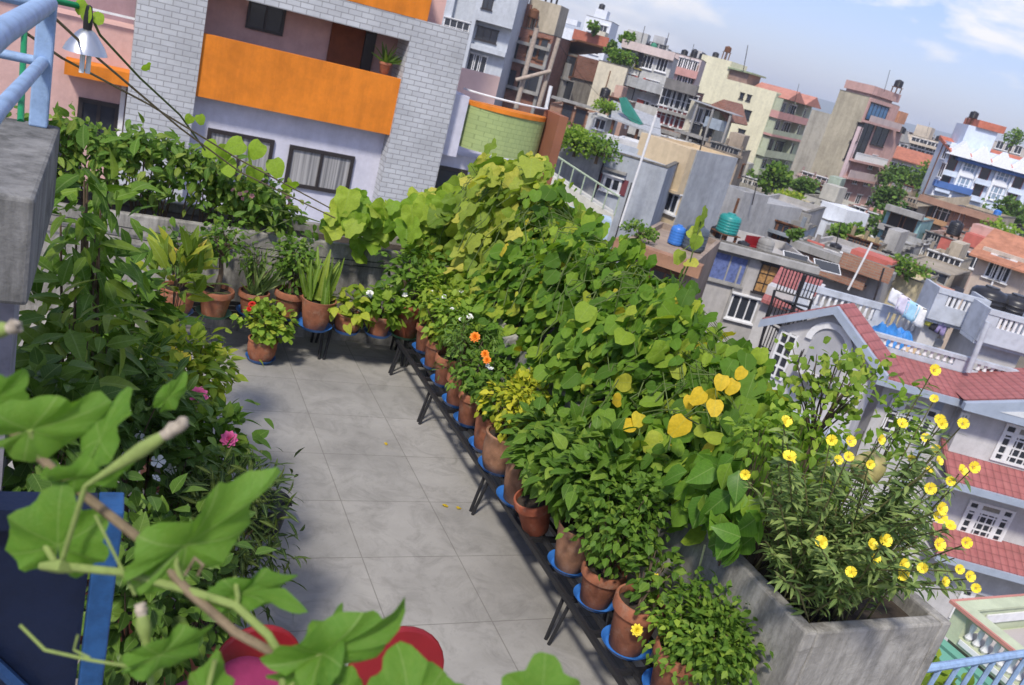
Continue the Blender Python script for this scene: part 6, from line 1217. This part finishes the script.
    W = W.build('window', M_WHT, t); MB().box((wx-.3, y+.275, Z(wz)-.98), (wx+.3, y+.296, Z(wz)+.68)).build('pane', M_GLASS, W)
    for q in ((800, 420),): z = gz(q); MB().box((xl, y-.2, Z(z)-.15), (xr, y+.298, Z(z)+.15)).build('ledge', M_BG, t)
    MW = Matrix.Translation((xa_, y, 0)) @ Matrix.Rotation(rad(-40), 4, 'Z') @ Matrix.Translation((-xa_, -y, 0))
    for c_ in t.children:
        if c_ not in n_before: c_.matrix_basis = MW
    # clutter on the terrace: blue tarpaulin heap, washing line
    c = fl((893, 330), HD+3.1); c.z = -4.59; V = []; F = []; n, m_ = 16, 9
    rg = np.random.default_rng(5)
    for j in range(m_):
        for i in range(n):
            u, v = i/(n-1)-.5, j/(m_-1)-.5; h = max(0, (1-(2*u)**2)*(1-(2*v)**2))*.75*(.6+.6*rg.random()); V.append(c+ex*(u*2.6)+FH*(v*1.5)+Vector((0, 0, h*1.25)))
    for j in range(m_-1):
        for i in range(n-1): a = j*n+i; F.append((a, a+1, a+n+1, a+n))
    o = MB(c).add(V, F).build('tarpaulin', wear('blue_tarp', (.05, .24, .6), 1.4, .6, .4)); o.location = c; tag(o, 'crumpled bright blue tarpaulin heaped on the pale grey house terrace', 'tarpaulin')
    c2 = fl((914, 343), HD+2.6); c2.z = -4.59; o = MB(c2).lathe([(.6, 0), (.5, .2), (.25, .34), (.001, .4)], 9, c2).build('heap', wear('tan_cloth', (.5, .36, .22), 4, .4)); o.location = c2; o.scale = (1, .6, 1); tag(o, 'small tan heap of sacks beside the blue tarpaulin', 'sacks')
    A, E_ = fl((894, 288), HD+4.4), fl((946, 318), HD+4.2); tag(MB().tube([A, A.lerp(E_, .5)-Vector((0, 0, .15)), E_], .015).build('washing_line', M_DKF), 'washing line over the pale grey house terrace', 'washing line')
    for i, (k, w, h, col, lb) in enumerate(((.08, .5, .6, (.7, .7, .72), 'white shirt at the left end of the washing line'), (.24, .5, .7, (.62, .58, .7), 'pale lilac cloth on the washing line'), (.42, .55, .75, (.35, .6, .75), 'light blue cloth on the washing line'), (.6, .55, .8, (.75, .75, .75), 'white sheet on the washing line'), (.77, .4, .6, (.5, .48, .08), 'olive yellow towel on the washing line'), (.9, .45, .7, (.03, .03, .04), 'black trousers on the washing line'), (.99, .4, .7, (.3, .25, .45), 'violet cloth at the right end of the washing line'))):
        p = A.lerp(E_, k)-Vector((0, 0, .1*(1-abs(2*k-1)))); d = (E_-A).normalized(); V = []; F = []
        for j in range(6):
            for ii in range(5): V.append(p+d*((ii/4-.5)*w)+Vector((0, 0, -h*j/5))+FH*(.05*math.sin(ii*2+j*.8+i)))
        for j in range(5):
            for ii in range(4): a = j*5+ii; F.append((a, a+1, a+6, a+5))
        o = MB(p).add(V, F).build('hanging_cloth', wear('cloth_%d' % i, col, 4, .2, .9), None, True); o.location = p; o.modifiers.new('thick', 'SOLIDIFY').thickness = .02; tag(o, lb, 'laundry', 'washing on the line')
    pole('white pipe standing before the water tank stair room', (968, 372), (988, 322), HD+1.0, .1, M_BG2); pole('thin iron T bar aerial on the back balustrade', (874, 300), (884, 268), HD+5.6, .04, M_DKF, name='aerial', cat='aerial')
    # black iron stair left of the gable
    hs = HD+1.5; s0 = fl((772, 380), hs); t2 = thing('iron_stair', 'black iron stair with railings left of the gabled wing', 'stair', (s0.x, s0.y, -16)); o_ = t2.location
    mb = MB(o_); A = fl((778, 372), hs); C = fl((792, 300), hs); 
    for q0, q1 in (((769, 380), (805, 275)), ((757, 356), (775, 290)), ((787, 375), (812, 300))): mb.tube([fl(q0, hs), fl(q1, hs)], .06, 6)
    mb.build('post', M_IRON, t2)
    mb = MB(o_)
    for k in range(10):
        y_ = 372-k*7.5; a = fl((768+k*1.8, y_-4), hs); c = a+ex*.95; mb.box((0, -.12, -.02), (.95, .12, .02), Matrix.Translation(a) @ Matrix.Rotation(math.atan2(ex.y, ex.x), 4, 'Z'))
    mb.build('tread', M_IRON, t2); mb = MB(o_)
    for lo, hi in (((760, 345), (790, 362)), ((765, 318), (800, 335)), ((776, 290), (812, 300))):
        a, c = fl(lo, hs), fl(hi, hs); mb.tube([a, c], .035, 5); mb.tube([a+Vector((0, 0, .9)), c+Vector((0, 0, .9))], .04, 5)
        for k in range(12): p = a.lerp(c, k/11); mb.tube([p, p+Vector((0, 0, .9))], .022, 4)
    mb.build('railing', M_IRON, t2)
    b2 = B('low wall house with a small red tiled roof behind the iron stair', (812, 300), HD+7, a=(768, 285), turn=4, L2=5, mat=M_W, par=0); mb = MB(); mb.prism([(-b2.L1, -.4, b2.H-.6), (-b2.L1, 2.2, b2.H+.6), (-b2.L1, 2.2, b2.H+.5), (-b2.L1, -.4, b2.H-.75)], (b2.L1, 0, 0)); mb.build('tiled_roof', M_T, b2.t)
h2()
# ---------------------------------------------------------------- green roofed house at the lower right
def h3():
    z = -3.6; A = onz(958, 603, z); Bp = onz(1030, 660, z); C = onz(1024, 583, z); d1 = (Bp-A).normalized(); L = 6.5
    n1 = Vector((-d1.y, d1.x, 0))
    if (C-A).dot(n1) < 0: n1 = -n1
    t = thing('house', 'pale green house with balustrade and green sheet roof at the lower right corner', 'house', (A.x, A.y, -16)); o = t.location
    PG = st_('pale_green_render', (.5, .55, .38), .2); PK = wear('coral_trim', (.5, .22, .18), 2, .2); W = M_WHT
    R3 = Matrix((d1, n1, Vector((0, 0, 1)))).transposed().to_4x4(); R3.translation = A
    H = A.z+16
    MB(o).box((0, .22, -H), (L, 7, -.5), R3).build('wall', PG, t)
    mb = MB(o); mb.box((0, 0, -.62), (L, .2, -.48), R3); mb.box((0, 0, -.12), (L, .2, -.04), R3); mb.box((0, .001, -.479), (.25, .199, -.121), R3); mb.box((0, .23, -.498), (.16, 7, -.04), R3); mb.build('parapet', PG, t)
    mb = MB(o); mb.box((-.04, -.04, -.039), (L, .22, 0), R3); mb.box((-.04, .221, -.039), (.2, 7, 0), R3); mb.build('coping', PG, t)
    mb = MB(o); mb.box((-.09, -.09, -.05), (L, -.041, .006), R3); mb.box((-.09, -.04, -.05), (-.041, 7, .006), R3); mb.build('coping_edge', PK, t)
    k = .34; o0 = None
    while k < L:
        if o0 is None: o0 = MB().lathe([(.03, -.479), (.065, -.42), (.03, -.34), (.05, -.22), (.03, -.121)], 8).build('baluster', W, t, True); q_ = o0
        else: q_ = dup(o0, t)
        q_.location = A+d1*k+n1*.1-o; k += .15
    mb = MB(o); mb.box((.3, -.03, -.56), (L, -.002, -.48), R3); mb.box((.17, .6, -.3), (.2, 7, -.14), R3); mb.build('white_band', W, t)
    z0, z1, yo = -.66, -1.15, -2.2
    mb = MB(o); mb.add([R3 @ Vector(p) for p in ((-.3, -.02, z0), (L, -.02, z0), (L, yo, z1), (-.7, yo, z1), (-.3, -.02, z0-.06), (L, -.02, z0-.06), (L, yo, z1-.06), (-.7, yo, z1-.06))], ((0, 1, 2, 3), (7, 6, 5, 4), (0, 3, 7, 4), (3, 2, 6, 7), (2, 1, 5, 6), (1, 0, 4, 5)))
    mb.build('sheet_roof', brickmat('green_sheet', (.13, .33, .25), (.12, .31, .235), (.05, .15, .11), 1, 6, .065, .008, .1), t)
    MB(o).box((-.7, yo-.12, z1-.2), (L, yo-.001, z1-.02), R3).build('gutter', wear('dark_red_gutter', (.25, .05, .05), 2, .2), t); MB(o).box((-.3, yo+.2, -H), (L, .2, z1-.3), R3).build('lower_wall', PG, t)
    MB(o).box((.21, .23, -.499), (L, 7, -.47), R3).build('flat_roof', wear('dusty_pink_roof', (.42, .38, .36), 1, .2), t)
h3()
# ---------------------------------------------------------------- far hills
def hills():
    for nm, D, h0, seed, col in (('hills', 2600, 26, 3, (.06, .09, .05)), ('hills', 4200, 75, 8, (.06, .085, .06))):
        rg = np.random.default_rng(seed); V = []; F = []; n = 70; a = np.linspace(-.9, 1.9, n); ph = rg.uniform(0, 6, 4)
        for k, an in enumerate(a):
            hh = h0*(1+.25*math.sin(an*5+ph[0])+.18*math.sin(an*11+ph[1])+.08*math.sin(an*27+ph[2])); dx, dy = math.sin(an), math.cos(an)
            for r, z in ((D*.8, -16.5), (D*.9, hh*.45), (D, hh), (D*1.15, hh*.6), (D*1.3, -16.5)): V.append((dx*r, dy*r, z))
        for k in range(n-1):
            for j in range(4): q = k*5+j; F.append((q, q+5, q+6, q+1))
        tag(MB().add(V, F).build(nm, wear('wooded_hill_%d' % D, col, .02, .4, 1), None, True), kind='structure')
hills()

hb = MB(); hb.box((-5500, -2500, -18.2), (7200, 7200, 130)); hz = hb.build('haze', None); hz['kind'] = 'stuff'
hm = bpy.data.materials.new('haze_air'); hm.use_nodes = True; hn = hm.node_tree; hn.nodes.clear(); ho = hn.nodes.new('ShaderNodeOutputMaterial'); hv = hn.nodes.new('ShaderNodeVolumePrincipled')
hv.inputs['Color'].default_value = (.82, .88, 1, 1); hv.inputs['Density'].default_value = HAZE; hv.inputs['Anisotropy'].default_value = .2; hn.links.new(hv.outputs[0], ho.inputs['Volume']); hz.data.materials.append(hm)
# ---------------------------------------------------------------- sky, sun, haze
SUN = Vector((-.62, -.72, 1.15)).normalized()
el = math.asin(SUN.z); az = math.atan2(SUN.x, SUN.y)
w = bpy.data.worlds.new('World'); S.world = w; w.use_nodes = True; nt = w.node_tree; nt.nodes.clear()
o = nt.nodes.new('ShaderNodeOutputWorld'); bg = nt.nodes.new('ShaderNodeBackground'); sk = nt.nodes.new('ShaderNodeTexSky')
sk.sky_type = 'NISHITA'; sk.sun_disc = False; sk.sun_elevation = el; sk.sun_rotation = az; sk.air_density = 1.3; sk.dust_density = .8; sk.ozone_density = 2.5
tc = nt.nodes.new('ShaderNodeTexCoord'); mp = nt.nodes.new('ShaderNodeMapping'); mp.inputs['Scale'].default_value = (1, 1, 3.2); nt.links.new(tc.outputs['Generated'], mp.inputs[0])
def nz_(sc, d, r, off):
    q = nt.nodes.new('ShaderNodeTexNoise'); q.inputs['Scale'].default_value = sc; q.inputs['Detail'].default_value = d; q.inputs['Roughness'].default_value = r; q.inputs['Distortion'].default_value = .3
    m2 = nt.nodes.new('ShaderNodeMapping'); m2.inputs['Location'].default_value = off; nt.links.new(mp.outputs[0], m2.inputs[0]); nt.links.new(m2.outputs[0], q.inputs[0]); return q.outputs[0]
cl = nt.nodes.new('ShaderNodeValToRGB'); cl.color_ramp.elements[0].position = .5; cl.color_ramp.elements[1].position = .6
nt.links.new(nz_(4.2, 9, .56, (0.3, 2.2, 1.4)), cl.inputs[0])
mx = nt.nodes.new('ShaderNodeMix'); mx.data_type = 'RGBA'; nt.links.new(cl.outputs[0], mx.inputs[0]); tn = nt.nodes.new('ShaderNodeMix'); tn.data_type = 'RGBA'; tn.blend_type = 'MULTIPLY'; tn.inputs[0].default_value = 1; tn.inputs[7].default_value = (.41, .425, .62, 1); nt.links.new(sk.outputs[0], tn.inputs[6]); nt.links.new(tn.outputs[2], mx.inputs[6]); mx.inputs[7].default_value = (3.9, 3.85, 3.85, 1)
nt.links.new(mx.outputs[2], bg.inputs[0]); bg.inputs[1].default_value = SKY; nt.links.new(bg.outputs[0], o.inputs[0])
sd = bpy.data.lights.new('sun', 'SUN'); sd.energy = SUNE; sd.angle = rad(7); sd.color = (1, .94, .84)
so = bpy.data.objects.new('sun', sd); COL.objects.link(so); so.rotation_mode = 'QUATERNION'; so.rotation_quaternion = SUN.to_track_quat('Z', 'Y'); so.location = (-20, -12, 40)
S.view_settings.view_transform = 'Standard'; S.view_settings.look = 'None'; S.view_settings.exposure = EXPO; S.view_settings.gamma = 1; S.view_settings.use_curve_mapping = False
S.cycles.max_bounces = 6; S.cycles.diffuse_bounces = 4; S.cycles.glossy_bounces = 2; S.cycles.transmission_bounces = 4; S.cycles.transparent_max_bounces = 4; S.cycles.volume_bounces = 1
